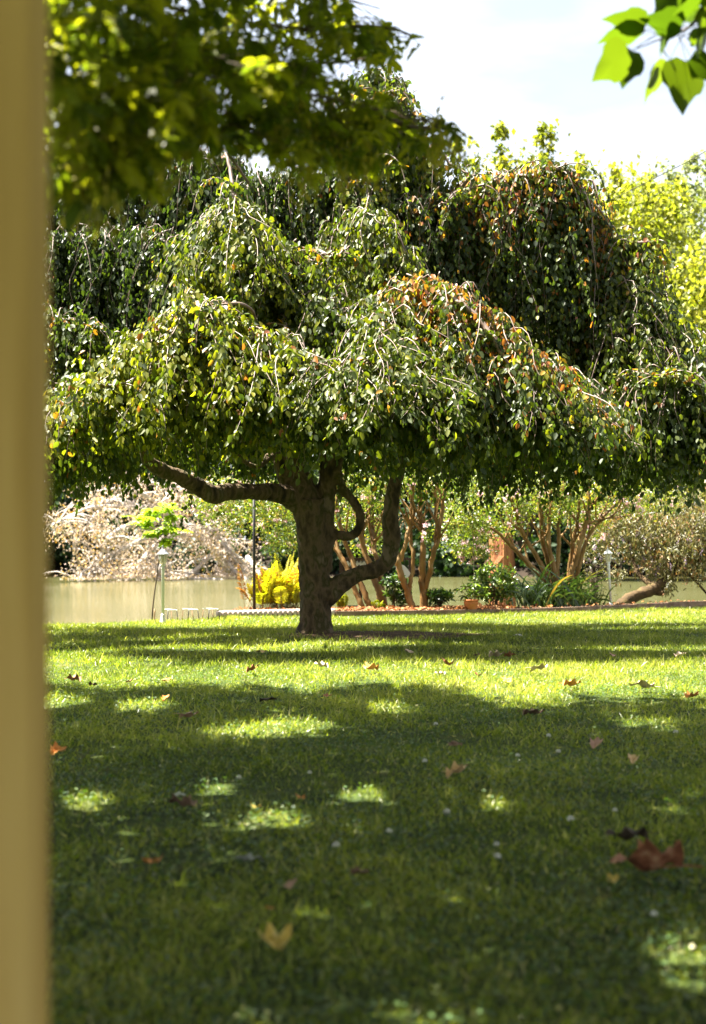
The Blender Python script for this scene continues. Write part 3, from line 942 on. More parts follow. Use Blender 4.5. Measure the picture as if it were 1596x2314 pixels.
# broad-leaved branch at the top right corner
pt = thing('broad_leaved_tree', 'tree with large bright green pointed leaves on a sprig against the sky', 'tree', (4.3, 3.6, 0))
mb = MB()
tube(mb, path([(4.3, 3.6, -.05), (4.25, 3.6, 1.4), (4.1, 3.5, 2.8), (3.9, 3.4, 4.5)], 30), [.17, .13, .11, .05], 12, wob=.02)
tk = obj('trunk', mb, M['maple_bark'], pt)
mb = MB()
tube(mb, path([(4.1, 3.5, 2.7), (3.0, 3.9, 3.0), (2.0, 4.4, 2.95), tuple(W(1660, -20, 4.7)), tuple(W(1560, 60, 4.62)), tuple(W(1500, 85, 4.6)), tuple(W(1440, 110, 4.58))], 40), [.05, .03, .014, .008, .005, .003, .0015], 6)
obj('branch', mb, M['maple_bark'], pt)
mb = MB()
lv = [((1419, 120), (1337, 178)), ((1431, 116), (1404, 197)), ((1506, 149), (1452, 228)), ((1552, 140), (1537, 256)), ((1452, 66), (1352, 90)), ((1458, 60), (1366, 38)),
      ((1535, 41), (1480, -40)), ((1545, 30), (1600, -60)), ((1535, 45), (1500, 105)), ((1562, 130), (1610, 185)), ((1504, 86), (1490, 128)), ((1445, 80), (1415, 105)), ((1540, 60), (1450, 40)),
      ((1590, 20), (1640, 90)), ((1580, 10), (1520, 30)), ((1600, 60), (1570, 130)), ((1620, 0), (1560, -70)), ((1560, 95), (1600, 60)), ((1650, 50), (1690, 140)), ((1640, -10), (1720, 20)), ((1500, 120), (1530, 160))]
st = MB()
for k, (b_, t_) in enumerate(lv):
    Y = 4.6 + rng.normal(0, .07)
    B_, T_ = W(*b_, Y), W(*t_, Y + rng.normal(0, .02))
    L_ = np.linalg.norm(T_ - B_) * 1.03
    nn = np.array([rng.normal(-.1, .3), rng.normal(.42, .15), .8])
    inst(mb, POPLAR, B_[None], (T_ - B_)[None], nn[None], L_, L_ * rng.uniform(.9, 1.08), rng.random())
    up_ = W(1520 + rng.normal(0, 25), 70 + rng.normal(0, 15), 4.6)
    tube(st, path([up_, (up_ + B_) / 2 + [0, 0, .006], B_], 8), [.0012, .0009], 4)
# more of the same crown, out of the frame
n = 900
pos = np.stack([rng.normal(3.9, .9, n), rng.normal(3.3, .9, n), rng.normal(4.6, .7, n)], -1)
k = pos[:, 0] > .30 * np.maximum(pos[:, 1], 0) + .55
pos = pos[k]
n = len(pos)
inst(mb, POPLAR, pos, np.stack([rng.normal(0, 1, n), rng.normal(0, 1, n), -.8 * np.ones(n)], -1), rand_dir(n) + [0, 0, .8], .11, .10, rng.random(n))
pc = obj('crown', mb, M['plane_leaf'], pt)
obj('leaf_stalks', st, M['plane_leaf'], pc)

# ------------------------------------------------------------------ generic crowns
def ell_leaves(mb, ells, tpl, L, Wr, tint=(.5, .22), droop=.6, ncl=None, sig=.12, shell=.55):
    """ells: (centre, radii, leaves). Leaves gather in clumps inside each ellipsoid."""
    for c, r, n in ells:
        c, r = np.array(c), np.array(r)
        k = max(8, n // 28) if ncl is None else ncl
        cd = rand_dir(k) * (rng.random(k) ** (1 / 3) * (1 - shell) + shell * rng.random(k) ** .3)[:, None]
        cen = c + cd * r
        sz = rng.uniform(.6, 1.5, k)
        idx = rng.integers(0, k, n)
        pos = cen[idx] + rng.normal(0, 1, (n, 3)) * (sig * np.mean(r)) * sz[idx][:, None]
        ct = rng.normal(0, .12, k)
        ax = rng.normal(0, .7, (n, 3)) + [0, 0, -droop]
        nn = nrm(pos - c) * .8 + [0, 0, .6] + rng.normal(0, .5, (n, 3))
        Ls = L * rng.uniform(.6, 1.3, n)
        inst(mb, tpl, pos, ax, nn, Ls, Ls * Wr, np.clip(rng.normal(tint[0], tint[1], n) + ct[idx], 0, 1))


def far_tree(name, label, base, trunk, ells, mat, L, cat='tree', bark='far_bark', group=None, tint=(.5, .22), Wr=.8, sig=.12, tpl=DIAM):
    t = thing(name, label, cat, base, group)
    mb = MB()
    for P, R in trunk:
        tube(mb, path(P, 14), R, 8, wob=.04)
    obj('trunk', mb, M[bark], t)
    mb = MB()
    ell_leaves(mb, ells, tpl, L, Wr, tint, sig=sig)
    obj('crown', mb, M[mat], t)
    return t


def E(u, v, Y, ru, rv, rd, n):
    return (W(u, v, Y), (px(ru, Y), rd, px(rv, Y)), n)


FAR = [
    ('dark_tree', 'dense dark green tree on the far bank beside the pale dead tree', 84, 40, 1120, 190, 190, 4500, 'far_dark', .26),
    ('dark_tree', 'dark green tree on the far bank behind the pale dead tree', 88, 330, 1060, 230, 220, 6500, 'far_dark', .26),
    ('dark_tree', 'dark tree with a bare brown trunk on the far bank, seen past the black pole', 86, 640, 1080, 190, 140, 4500, 'far_dark', .28),
    ('dark_tree', 'dark tree on the far bank behind the lettered frame', 90, 880, 1060, 190, 190, 4500, 'far_dark', .22),
    ('dark_tree', 'dark bluish green tree across the water between the orange stems and the rust slab', 87, 1080, 1110, 170, 170, 4500, 'far_dark', .2),
    ('dark_tree', 'dark green tree across the water behind the strap leaved clump', 87, 1290, 1090, 190, 190, 4500, 'far_dark', .28),
    ('dark_tree', 'dark tree across the water behind the silvery weeping shrub', 86, 1560, 1060, 230, 210, 5500, 'far_dark', .35),
]
for nm, lb, Y, u, v, ru, rv, n, mt_, ti in FAR:
    b = W(u, 1290, Y)
    b[2] = .3
    tr = [([b, (b[0] + .2, b[1], 3.0), (b[0] - .2, b[1], 6.5)], [.55, .42, .2])]
    far_tree(nm, lb, b, tr, [E(u, v, Y, ru, rv, 3.5, n), E(u + ru * .5, v + 60, Y - 1.5, ru * .6, rv * .55, 2.5, n // 3), E(u - ru * .5, v + 70, Y - 1.5, ru * .6, rv * .5, 2.5, n // 3)], mt_, .42, tint=(ti, .2))
# low growth along the far bank
mb = MB()
for k in range(230):
    x = rng.uniform(-34, 38)
    ell_leaves(mb, [((x, 79.6 + rng.uniform(0, 5), -.4 + rng.uniform(0, 2.6)), (1.5, 1.2, .9 + rng.random() * .9), 190)], DIAM, .34, .8, (.22, .2))
kind(obj('far_bank_undergrowth', mb, M['far_dark']), 'stuff')
b = W(636, 1290, 83)
mb = MB()
tube(mb, path([(b[0], 83, .1), (b[0] + .1, 83, 1.6), (b[0] + .35, 83, 4.0)], 12), [.62, .42, .36], 10, wob=.05)
o = obj('tree_stump', mb, M['far_bark'], origin=(b[0], 83, .1))
tag(o, 'bare brown trunk rising from the far bank, seen between black pole and beech', 'tree trunk')

YEL = [
    ('leafy_tree', 'yellow green tree with tall upright shoots rising behind the beech', 74, 1180, 640, 210, 300, 9000, 'far_yellow', .34, .45),
    ('leafy_tree', 'bright yellow green tree beside the beech, under the overhead cable', 76, 1430, 660, 150, 260, 11000, 'far_yellow', .34, .55),
    ('leafy_tree', 'yellow green tree with hanging foliage behind the outermost drape of the beech', 72, 1590, 800, 140, 260, 8000, 'far_yellow', .34, .6),
    ('poplar_tree', 'pale poplar with a ragged top, tallest at the end of the tree line', 105, 1590, 640, 80, 240, 5200, 'far_pale', .40, .6),
    ('poplar_tree', 'pale green poplar with a spiky top behind the yellow green tree', 108, 1490, 680, 80, 240, 5200, 'far_pale', .40, .5),
]
for nm, lb, Y, u, v, ru, rv, n, mt_, L_, ti in YEL:
    b = W(u, 1290, max(Y, 83))
    b[2] = .3
    Yb = b[1]
    tr = [([b, (b[0] + .3, Yb - 2, 5), (W(u, v, Y)[0], Y, W(u, v, Y)[2])], [.6, .45, .2])]
    el = [E(u, v, Y, ru, rv, 4, n), E(u + ru * .3, v + rv * .8, Y, ru * .9, rv * .7, 3.5, n // 2)]
    if nm == 'poplar_tree':
        el += [E(u - 30, v - rv, Y, 22, 60, .8, 300), E(u + 25, v - rv - 20, Y, 22, 70, .8, 340), E(u + 65, v - rv + 40, Y, 20, 60, .8, 260), E(u - 75, v - rv + 70, Y, 20, 60, .8, 240)]
    elif u == 1180:
        el += [E(1132, 330, Y, 13, 62, .5, 170), E(1130, 300, Y, 16, 20, .5, 70), E(1237, 335, Y, 22, 55, .6, 190), E(1228, 300, Y, 20, 22, .5, 70), E(1318, 375, Y, 13, 50, .5, 130), E(1060, 345, Y, 35, 40, .8, 170), E(1290, 420, Y, 40, 40, .8, 200), E(1190, 390, Y, 90, 50, 1, 420)]
    elif u == 1430:
        el += [E(1392, 400, Y, 13, 45, .5, 120), E(1408, 440, Y, 30, 40, .6, 220), E(1480, 450, Y, 50, 50, 1, 380), E(1545, 460, Y, 40, 60, 1, 300)]
    far_tree(nm, lb, b, tr, el, mt_, L_, tint=(ti, .22), Wr=.62, sig=.14)

# ------------------------------------------------------------------ pale dead tree leaning over the far water
YD = 72.0
dt = thing('dead_tree', 'bleached tree leaning from the far bank, silvery bare branches with dry pinkish leaves', 'tree', W(500, 1298, 80))
mb, lf = MB(), MB()
main = [
    [(520, 1290, 80), (470, 1230, 78), (420, 1190, 75), (330, 1150, 72), (220, 1145, 70), (160, 1165, 69), (118, 1188, 68)],
    [(470, 1230, 78), (400, 1180, 74), (330, 1120, 72), (260, 1105, 71), (190, 1118, 70)],
    [(440, 1205, 77), (380, 1215, 74), (365, 1250, 72), (358, 1312, 71)],
    [(400, 1190, 75), (330, 1215, 72), (260, 1250, 70), (200, 1285, 69), (165, 1312, 69)],
    [(420, 1190, 75), (320, 1180, 71), (250, 1210, 69), (232, 1250, 69), (210, 1318, 69)],
    [(480, 1235, 78), (520, 1250, 76), (500, 1225, 75), (560, 1300, 75)],
    [(470, 1220, 78), (470, 1190, 76), (520, 1240, 75), (570, 1290, 75)],
    [(330, 1150, 72), (260, 1130, 71), (215, 1165, 70), (165, 1240, 70)],
    [(370, 1215, 74), (330, 1255, 73), (300, 1300, 72), (280, 1316, 72)],
    [(480, 1250, 78), (440, 1290, 75), (400, 1305, 74), (350, 1308, 73)],
    [(420, 1150, 75), (400, 1110, 74), (330, 1090, 73), (280, 1095, 72)],
    [(450, 1170, 76), (430, 1110, 75), (470, 1090, 75)],
]
for k, b in enumerate(main):
    P = path(np.array([W(*p) for p in b]), 26)
    tube(mb, P, [.22 if k == 0 else .13, .11, .08, .04], 6, wob=.05)
    m = 30
    for _ in range(m):
        i0 = rng.integers(5, 26)
        c = P[i0]
        e = c + rng.normal(0, 1, 3) * [.85, .8, .5] + [0, 0, -.2]
        tube(mb, path([c, (c + e) / 2 + [0, 0, .25], e], 5), [.05, .02], 3)
        n = 36
        pp = e + rng.normal(0, 1, (n, 3)) * [.27, .27, .27]
        pp[:, 2] = np.maximum(pp[:, 2], -.5)
        warm = rng.random(n) < (.28 if e[0] < W(260, 0, 72)[0] else .1)
        tt = np.where(warm, rng.uniform(.75, 1, n), rng.uniform(0, .6, n))
        inst(lf, DIAM, pp, rng.normal(0, .6, (n, 3)) + [0, 0, -.6], rand_dir(n), rng.uniform(.07, .16, n), .08, tt)
obj('branches', mb, M['dead_bark'], dt)
obj('dry_leaves', lf, M['dry'], dt)
# driftwood branches lying in the water
mb = MB()
for b in ([(430, 1308, 74), (500, 1312, 74), (540, 1320, 73)], [(505, 1250, 76), (530, 1290, 75), (560, 1310, 74), (545, 1318, 74)], [(560, 1260, 78), (590, 1300, 76), (600, 1302, 76)]):
    tube(mb, path(np.array([W(*p) for p in b]), 12), [.16, .1, .05], 6, wob=.05)
o = obj('fallen_branch', mb, M['dead_bark'], origin=W(540, 1316, 74))
tag(o, 'bleached forked branch lying in the river below the dead tree', 'branch')

# ------------------------------------------------------------------ lime sapling, rods
sp = thing('sapling', 'slender sapling with a leaning thin stem and lime green feathery leaves', 'tree', (*W(342, 1405, 19.9)[:2], -.75))
mb = MB()
tube(mb, path([np.array([W(342, 0, 19.9)[0], 19.9, -.75]), W(344, 1405, 19.9), W(348, 1350, 19.9), W(358, 1280, 19.9), W(364, 1215, 19.9), W(360, 1170, 19.9)], 20), [.014, .012, .009, .007, .004], 6)
lf = MB()
SC = [(322, 1180), (345, 1160), (372, 1150), (396, 1168), (392, 1195), (360, 1200), (335, 1205), (378, 1225), (308, 1172)]
for k_ in range(72):
    o_ = W(362 + rng.normal(0, 6), rng.uniform(1160, 1232), 19.9)
    sc_ = SC[k_ % 9]
    o_ = W(sc_[0] * .75 + 90 + rng.normal(0, 5), sc_[1] + 10, 19.9)
    e_ = W(sc_[0] + rng.normal(0, 15), sc_[1] + rng.normal(0, 8), 19.9 + rng.normal(0, .2))
    P = path([o_, (o_ + e_) / 2 + [0, 0, .05], e_], 10)
    tube(mb, P, [.003, .0012], 3)
    for s in (-1, 1):
        ax = np.cross(nrm(np.gradient(P, axis=0)), [0, 0, 1]) * s + nrm(np.gradient(P, axis=0)) * .5 + [0, 0, -.15]
        inst(lf, DIAM, P, ax, np.array([0, -.3, 1]) + rng.normal(0, .3, (10, 3)), .075, .034, rng.random(10))
for c_ in SC:
    tube(mb, path([W(362, min(1228, c_[1] + 35), 19.9), W(c_[0] * .6 + 144, c_[1] + 14, 19.9), W(*c_, 19.9)], 8), [.006, .002], 4)
obj('stem', mb, M['maple_bark'], sp)
obj('crown', lf, M['lime'], sp)
mb = MB()
tube(mb, path([W(348.5, 1420, 18.95), W(350, 1376, 18.95)], 6), [.010, .010], 8)
o = obj('garden_stake', mb, M['rail_brown'], origin=W(349, 1415, 18.95))
tag(o, 'short brown stake at the foot of the lime sapling', 'stake')

# three hoop rails at the water edge
for k, (u0, top, bot, lab) in enumerate(((364, 1378, 1404, 'white topped tubular hoop rail just behind the grey capped lamp post'), (411, 1377, 1404, 'white topped tubular hoop rail, middle of three by the water'), (457, 1376, 1402, 'white topped tubular hoop rail nearest the scalloped edging'))):
    Y = 19.3
    zt = W(0, top, Y)[2]
    zb = gz(W(u0 + 18, 0, Y)[0], Y) - .03
    t = thing('hoop_rail', lab, 'rail', (W(u0 + 18, 0, Y)[0], Y, zb), 'hoop rails at the water edge')
    for du, yo in ((0, .10), (16, -.05)):
        a, b_ = W(u0 + du, 0, Y)[0], W(u0 + du + 22, 0, Y)[0]
        mb = MB()
        tube(mb, path([(a + .006, Y + yo, zt - .012), (a + .013, Y + yo, zt), (b_ - .013, Y + yo, zt), (b_ - .006, Y + yo, zt - .012)], 24), [.006, .006], 8)
        h = obj('top_bar', mb, M['rail_white'], t)
        for xx, sx_ in ((a, -1), (b_, 1)):
            mb = MB()
            tube(mb, np.array([(xx + sx_ * .022 * (1 if sx_ > 0 else .6), Y + yo, zb), (xx - sx_ * .006, Y + yo, zt - .013)]), [.0062, .0062], 8)
            obj('leg', mb, M['rail_brown'] if yo > 0 else M['black'], t)

# ------------------------------------------------------------------ lamps, pole
def lamp(u, v, Y, label, pole_mat, roof_mat, lean=0.0):
    b = W(u, v, Y)
    t = thing('garden_lamp', label, 'lamp post', b, 'lantern posts along the bank')
    x, y, z = b

    def part(name, prof, mat, sides=20, par=t, ribs=0.0):
        mb = MB()
        lathe(mb, prof, (x, y, z), sides, ribs=ribs)
        return obj(name, mb, mat, par, smooth=sides > 8)
    part('base', [(.046, -.03), (.046, .0), (.040, .02), (.030, .06), (.024, .10), (.022, .118)], pole_mat)
    part('pole', [(.0195, .11), (.0195, .68), (.021, .685), (.021, .70)], pole_mat)
    part('collar', [(.020, .69), (.026, .70), (.026, .712), (.021, .72), (.021, .735), (.034, .742), (.034, .752)], pole_mat)
    roof = part('roof', [(.076, .884), (.078, .892), (.052, .918), (.036, .940), (.018, .953), (.006, .956)], roof_mat, 6)
    part('finial', [(.005, .95), (.011, .965), (.005, .977), (.003, 1.0), (.001, 1.005)], roof_mat, 12, roof)
    part('bulb', [(.012, .755), (.014, .79), (.022, .82), (.022, .845), (.012, .865)], M['bulb'], 14)
    fr = MB()
    gl = MB()
    for k in range(6):
        a0, a1 = k * math.pi / 3, (k + 1) * math.pi / 3
        p0 = np.array([x + .034 * math.cos(a0), y + .034 * math.sin(a0), z + .752])
        p1 = np.array([x + .056 * math.cos(a0), y + .056 * math.sin(a0), z + .884])
        q0 = np.array([x + .034 * math.cos(a1), y + .034 * math.sin(a1), z + .752])
        q1 = np.array([x + .056 * math.cos(a1), y + .056 * math.sin(a1), z + .884])
        tube(fr, np.array([p0, p1]), [.0035, .0035], 6)
        tube(fr, np.array([p1, q1]), [.003, .003], 6)
        tube(fr, np.array([p0, q0]), [.003, .003], 6)
        gl.add(np.array([p0, q0, q1, p1]), [np.array([[0, 1, 2, 3]])])
    f = obj('lantern_frame', fr, pole_mat, t)
    g = obj('pane', gl, M['glass'], f, smooth=False)
    g.location = (0, 0, 0)
    t.rotation_euler = (0, lean, 0)
    return t


lamp(368.5, 1408, 18.35, 'cream garden lantern post with grey metal cap beside the lime sapling', M['cream_paint'], M['roof_metal'])
lamp(1381, 1375, 23.0, 'white garden lantern post tilted slightly, standing by the mossy leaning trunk', M['white_paint'], M['white_paint'], -.055)

mb = MB()
b = W(575, 1392, 20.6)
tube(mb, np.array([(b[0], 20.6, 0), (b[0] - .005, 20.6, 2.0)]), [.021, .021], 12)
t = thing('black_pole', 'slim black metal pole standing before the yellow fern clump', 'pole', (b[0], 20.6, 0))
obj('shaft', mb, M['black'], t)
mb = MB()
lathe(mb, [(.05, .02), (.05, .05), (.03, .06), (.03, .09)], (b[0], 20.6, 0), 16)
obj('base_collar', mb, M['black'], t)

# ------------------------------------------------------------------ bed edging
ed = thing('scalloped_edging', 'pinkish concrete bed edging with scalloped face, left of the beech trunk', 'edging', (-1.8, 19.9, 0))
mb = MB()
xx = np.arange(-1.86, -.28, .068)
for x in xx:
    y = edge(x) + .03
    lathe(mb, [(.036, -.03), (.036, .085), (.028, .098), (.01, .104)], (x, y, 0), 12)
obj('scalloped_face', mb, M['concrete'], ed)
mb = MB()
P = np.array([(x, edge(x) + .09, .05) for x in np.linspace(-1.88, -.26, 12)])
for a, b_ in zip(P[:-1], P[1:]):
    d = b_ - a
    box(mb, (a + b_) / 2, (np.linalg.norm(d) + .002, .10, .115), math.atan2(d[1], d[0]))
obj('cap', mb, M['concrete'], ed)
mb = MB()
xs_ = np.linspace(-.25, 9.5, 34)
for a, b_ in zip(xs_[:-1], xs_[1:]):
    A_, B_ = np.array([a, edge(a) + .02, .02]), np.array([b_, edge(b_) + .02, .02])
    d = B_ - A_
    hgt = .10 + .03 * ss(3, 6, (a + b_) / 2)
    mid = (A_ + B_) / 2
    mid[2] = hgt / 2 - .03
    box(mb, mid, (np.linalg.norm(d) - .004, .06, hgt + .012 * rng.random()), math.atan2(d[1], d[0]) + rng.normal(0, .006))
kind(obj('kerb', mb, M['kerb'], smooth=False), 'structure')
mb = MB()
n = 4200
x = rng.uniform(-1.7, 2.4, n)
x = np.concatenate([x, rng.uniform(2.4, 9, 260)])
n = len(x)
y = edge(x) + .06 + rng.random(n) ** 1.3 * .9
pos = np.stack([x, y, .06 + .03 * rng.random(n)], -1)
nn = np.stack([rng.normal(0, .5, n), rng.normal(-.3, .5, n), np.ones(n)], -1)
inst(mb, BEECH, pos, rand_dir(n) * [1, 1, .3], nn, rng.uniform(.04, .09, n), rng.uniform(.03, .06, n), rng.random(n))
kind(obj('leaf_litter', mb, M['mulch']), 'stuff')

# ------------------------------------------------------------------ ferns and bed plants
def frond(lf, st, o, d, L, droop, n=22, wl=.16, tint=None, w=.02):
    """one arching fern frond: midrib and paired pinnae"""
    d = nrm(np.asarray(d, float))
    t = np.linspace(0, 1, 14)
    P = np.asarray(o) + d * (L * t)[:, None] + np.array([0, 0, -1]) * (droop * L * t ** 2)[:, None]
    tube(st, P, [.004, .0015], 3)
    s = np.linspace(.18, .99, n)
    Q = np.stack([np.interp(s, t, P[:, a]) for a in range(3)], -1)
    tg = nrm(np.stack([np.interp(s, t, np.gradient(P[:, a])) for a in range(3)], -1))
    sd = nrm(np.cross(tg, [0, 0, 1.0]))
    up = np.cross(sd, tg)
    ll = wl * np.sin(np.pi * np.clip(s * .86 + .12, 0, 1)) + .01
    for sg in (-1, 1):
        inst(lf, DIAM, Q, sd * sg + tg * .35 + rng.normal(0, .06, (n, 3)), up + rng.normal(0, .15, (n, 3)), ll, w, np.clip(tint + rng.normal(0, .07, n), 0, 1))


def fern(name, label, base, n, L, h, tint, sd=.35, mat='fern', group=None, wl=.12, w=.022):
    t = thing(name, label, 'fern', base, group)
    lf, st = MB(), MB()
    for _ in range(n):
        a = rng.uniform(0, 2 * math.pi)
        o = np.asarray(base) + [rng.normal(0, sd * .45), rng.normal(0, sd * .3), .02]
        e = rng.uniform(.1, .62)
        frond(lf, st, o, [math.cos(a) * e, math.sin(a) * e * .8, h], L * rng.uniform(.55, 1.1), rng.uniform(.15, .5), tint=tint() if callable(tint) else tint, wl=wl, w=w)
    obj('fronds', lf, M[mat], t)
    obj('stalks', st, M['crape_bark'], t)
    return t


fb = (W(625, 1390, 21)[0], 21.0, .05)
fern('fern_clump', 'bright yellow fern clump with orange fronds beside the beech trunk', fb, 120, .88, 1.25, lambda: float(rng.choice([.25, .45, .6, .75, .93], p=[.2, .3, .25, .15, .1])), .40)
fern('fern_clump', 'tall lime fern tuft overtopping the yellow clump next to the trunk', (W(660, 1390, 21.3)[0], 21.3, .05), 24, 1.0, 2.0, lambda: rng.uniform(.3, .6), .14)
fern('fern', 'small upright green fern in the litter just past the beech trunk', (W(772, 1390, 21.0)[0], 21.0, .05), 9, .34, 2.2, lambda: rng.uniform(0, .25), .06, wl=.06, w=.014)
fern('fern', 'low light green fern at the foot of the slanting crape myrtle stems', (W(880, 1390, 21.0)[0] - .15, 20.95, .05), 12, .2, 1.2, lambda: rng.uniform(.05, .35), .10, wl=.05, w=.012)


def leafy(name, label, base, h, r, nl, L, Wr, mat, cat='shrub', stems=6, tint=(.45, .25), tpl=BEECH, upw=.2, stem_mat='maple_bark', sig=.16):
    t = thing(name, label, cat, base)
    b = np.asarray(base)
    st, lf = MB(), MB()
    for k in range(stems):
        a = rng.uniform(0, 2 * math.pi)
        e = b + [math.cos(a) * r * .6 * rng.random(), math.sin(a) * r * .5 * rng.random(), h * rng.uniform(.55, .95)]
        tube(st, path([b + [rng.normal(0, .04), rng.normal(0, .03), 0], (b + e) / 2 + [rng.normal(0, .03), 0, .03], e], 8), [.010, .004], 5)
    ell_leaves(lf, [(b + [0, 0, h * .58], (r, r * .8, h * .45), nl)], tpl, L, Wr, tint, droop=-upw, sig=sig)
    obj('stems', st, M[stem_mat], t)
    obj('leaves', lf, M[mat], t)
    return t


leafy('leafy_plant', 'dark broad leaved plant between the slanting and the orange stems', (W(893, 1392, 21.5)[0], 21.5, .04), .55, .22, 420, .09, .5, 'green_leaf', 'plant', tint=(.25, .2))
leafy('leafy_plant', 'glossy dark green low plant right beside the orange crape myrtle stem', (W(992, 1392, 21.4)[0], 21.4, .04), .26, .22, 260, .12, .36, 'green_leaf', 'plant', tint=(.35, .3), upw=.6)
leafy('bushy_shrub', 'bushy light green shrub with brown stalks between the terracotta pot and strap leaved clump', (W(1118, 1390, 21.9)[0], 21.9, .04), .66, .36, 1700, .065, .55, 'green_leaf', tint=(.62, .25), stems=10)
leafy('sapling', 'young yellow green tree with thin stem behind the terracotta pot', (W(1070, 1392, 22.4)[0], 22.4, .03), 2.0, .1, 4, .03, .6, 'crape_leaf', 'tree', stems=1)


# strap leaved clumps
def ribbon(mb, P, w, nrmv, tint):
    P = np.asarray(P)
    n = len(P)
    T = nrm(np.gradient(P, axis=0))
    sd = nrm(np.cross(T, nrmv))
    ww = (w * np.sin(np.pi * np.clip(np.linspace(.25, 1, n), 0, .995)) ** .7)[:, None]
    V = np.concatenate([P + sd * ww, P + np.array([0, 0, -.12]) * ww, P - sd * ww])
    q = []
    for i in range(n - 1):
        q += [[i, i + 1, n + i + 1, n + i], [n + i, n + i + 1, 2 * n + i + 1, 2 * n + i]]
    mb.add(V, [np.array(q)], tint)


def straps(name, label, base, n, L, spread, h):
    mb = MB()
    b = np.asarray(base)
    for _ in range(n):
        a = rng.uniform(0, 2 * math.pi)
        o = b + [rng.normal(0, spread), rng.normal(0, spread * .6), 0]
        d = nrm(np.array([math.cos(a) * rng.uniform(.15, .8), math.sin(a) * rng.uniform(.15, .7), h]))
        Li = L * rng.uniform(.6, 1.15)
        t = np.linspace(0, 1, 10)[:, None]
        P = o + d * Li * t + np.array([d[0] * .4, d[1] * .4, -rng.uniform(.25, .85)]) * Li * t ** 2.4
        P[:, 2] = np.maximum(P[:, 2], b[2] + .01)
        ribbon(mb, P, rng.uniform(.011, .018), [-d[1], d[0], .3], np.clip(rng.normal(.45, .25), 0, 1) if rng.random() > .01 else .95)
    o = obj(name, mb, M['strap'], origin=base)
    tag(o, label, 'plant')


straps('strap_leaved_plant', 'large clump of arching dark strap leaves below the crape myrtle stems', (W(1240, 1388, 22.2)[0], 22.2, .04), 250, .95, .24, 1.0)
straps('strap_leaved_plant', 'low outlying tuft of strap leaves between the big clump and white lantern', (W(1322, 1385, 22.8)[0], 22.8, .04), 60, .55, .12, .9)
leafy('wispy_shrub', 'wispy twiggy shrub with sparse narrow leaves just left of the white lantern', (W(1345, 1383, 23.4)[0], 23.4, .03), .75, .28, 260, .07, .3, 'buddleia', stems=16, tint=(.3, .2), sig=.3)

# pot
bp = W(1065, 1391, 21.0)
bp[2] = .05
pot = thing('terracotta_pot', 'round ribbed terracotta pot with thick rim on the orange leaf litter', 'pot', bp)
mb = MB()
lathe(mb, [(.062, .0), (.070, .012), (.088, .05), (.103, .095), (.108, .125), (.100, .143), (.098, .148)], bp, 48, ribs=.012)
body = obj('body', mb, M['terracotta'], pot)
mb = MB()
lathe(mb, [(.098, .146), (.114, .150), (.116, .160), (.112, .168), (.098, .168), (.096, .15)], bp, 40)
obj('rim', mb, M['terracotta'], pot)
mb = MB()
lathe(mb, [(.097, .149), (.05, .153), (.005, .154)], bp, 24)
obj('soil', mb, M['soil'], pot)
pp = thing('potted_plant', 'plant with dark drooping leaf rosettes and a fern frond, growing in the terracotta pot', 'plant', bp + [0, 0, .154])
st, lf = MB(), MB()
for (du, dv) in ((-27, 1332), (-10, 1324), (8, 1320), (25, 1328), (-16, 1346), (18, 1342), (4, 1338), (30, 1345)):
    e = W(1065 + du, dv, 21.0 + rng.normal(0, .04))
    b0 = bp + [rng.normal(0, .02), rng.normal(0, .02), .15]
    tube(st, path([b0, (b0 + e) / 2 + [0, 0, .02], e], 8), [.004, .003], 5)
    n = 16
    a = rng.uniform(0, 2 * math.pi, n)
    ax = np.stack([np.cos(a), np.sin(a), rng.uniform(-.9, .4, n)], -1)
    inst(lf, BEECH, np.repeat(e[None], n, 0) + rng.normal(0, .006, (n, 3)), ax, np.stack([np.cos(a) * .3, np.sin(a) * .3, np.ones(n)], -1), rng.uniform(.08, .13, n), .03, rng.uniform(.1, 1, n))
frond(lf, st, bp + [0, 0, .15], [-.45, -.1, 1.1], .36, .12, 16, .05, .9, .016)
frond(lf, st, bp + [-.03, 0, .13], [-.9, -.1, .35], .26, .3, 14, .04, 1.0, .016)
obj('stems', st, M['crape_bark'], pp)
obj('leaves', lf, M['green_leaf'], pp)

# rust brown slab
sl = MB()
YS = 24.5
A_ = [W(1104, 1400, YS), W(1140, 1400, YS - .25), W(1166, 1400, YS + .1), W(1130, 1400, YS + .4)]
hts = [.25, .55, .85, 1.05, 1.18]
V = []
for k, z in enumerate(np.linspace(-.1, 1.17, 9)):
    for m, c in enumerate(A_):
        for s in range(3):
            nx_ = A_[(m + 1) % 4]
            p = c + (nx_ - c) * s / 3
            f = 1 - .10 * k / 8
            cx_ = np.mean([a[0] for a in A_])
            V.append([cx_ + (p[0] - cx_) * f - .02 * k / 8 + rng.normal(0, .008), p[1] + rng.normal(0, .012), z + (.05 * (s - 1) * (k == 8)) + rng.normal(0, .012)])
q = [[k * 12 + a, k * 12 + (a + 1) % 12, (k + 1) * 12 + (a + 1) % 12, (k + 1) * 12 + a] for k in range(8) for a in range(12)]
sl.add(np.array(V), [np.array(q), np.arange(12)[None] + 96, np.arange(12)[::-1][None]])
o = obj('standing_slab', sl, M['rust_stone'], origin=W(1134, 1400, YS) * [1, 1, 0], smooth=False)
tag(o, 'broad rust brown upright slab with two faces behind the bushy shrub', 'slab')

# lettered dark frame and white board behind the stems
YF = 22.6
fr = thing('lettered_frame', 'dark wooden frame with white capital letters, standing behind the slanting stems', 'sign', (W(795, 1390, YF)[0], YF, .0))


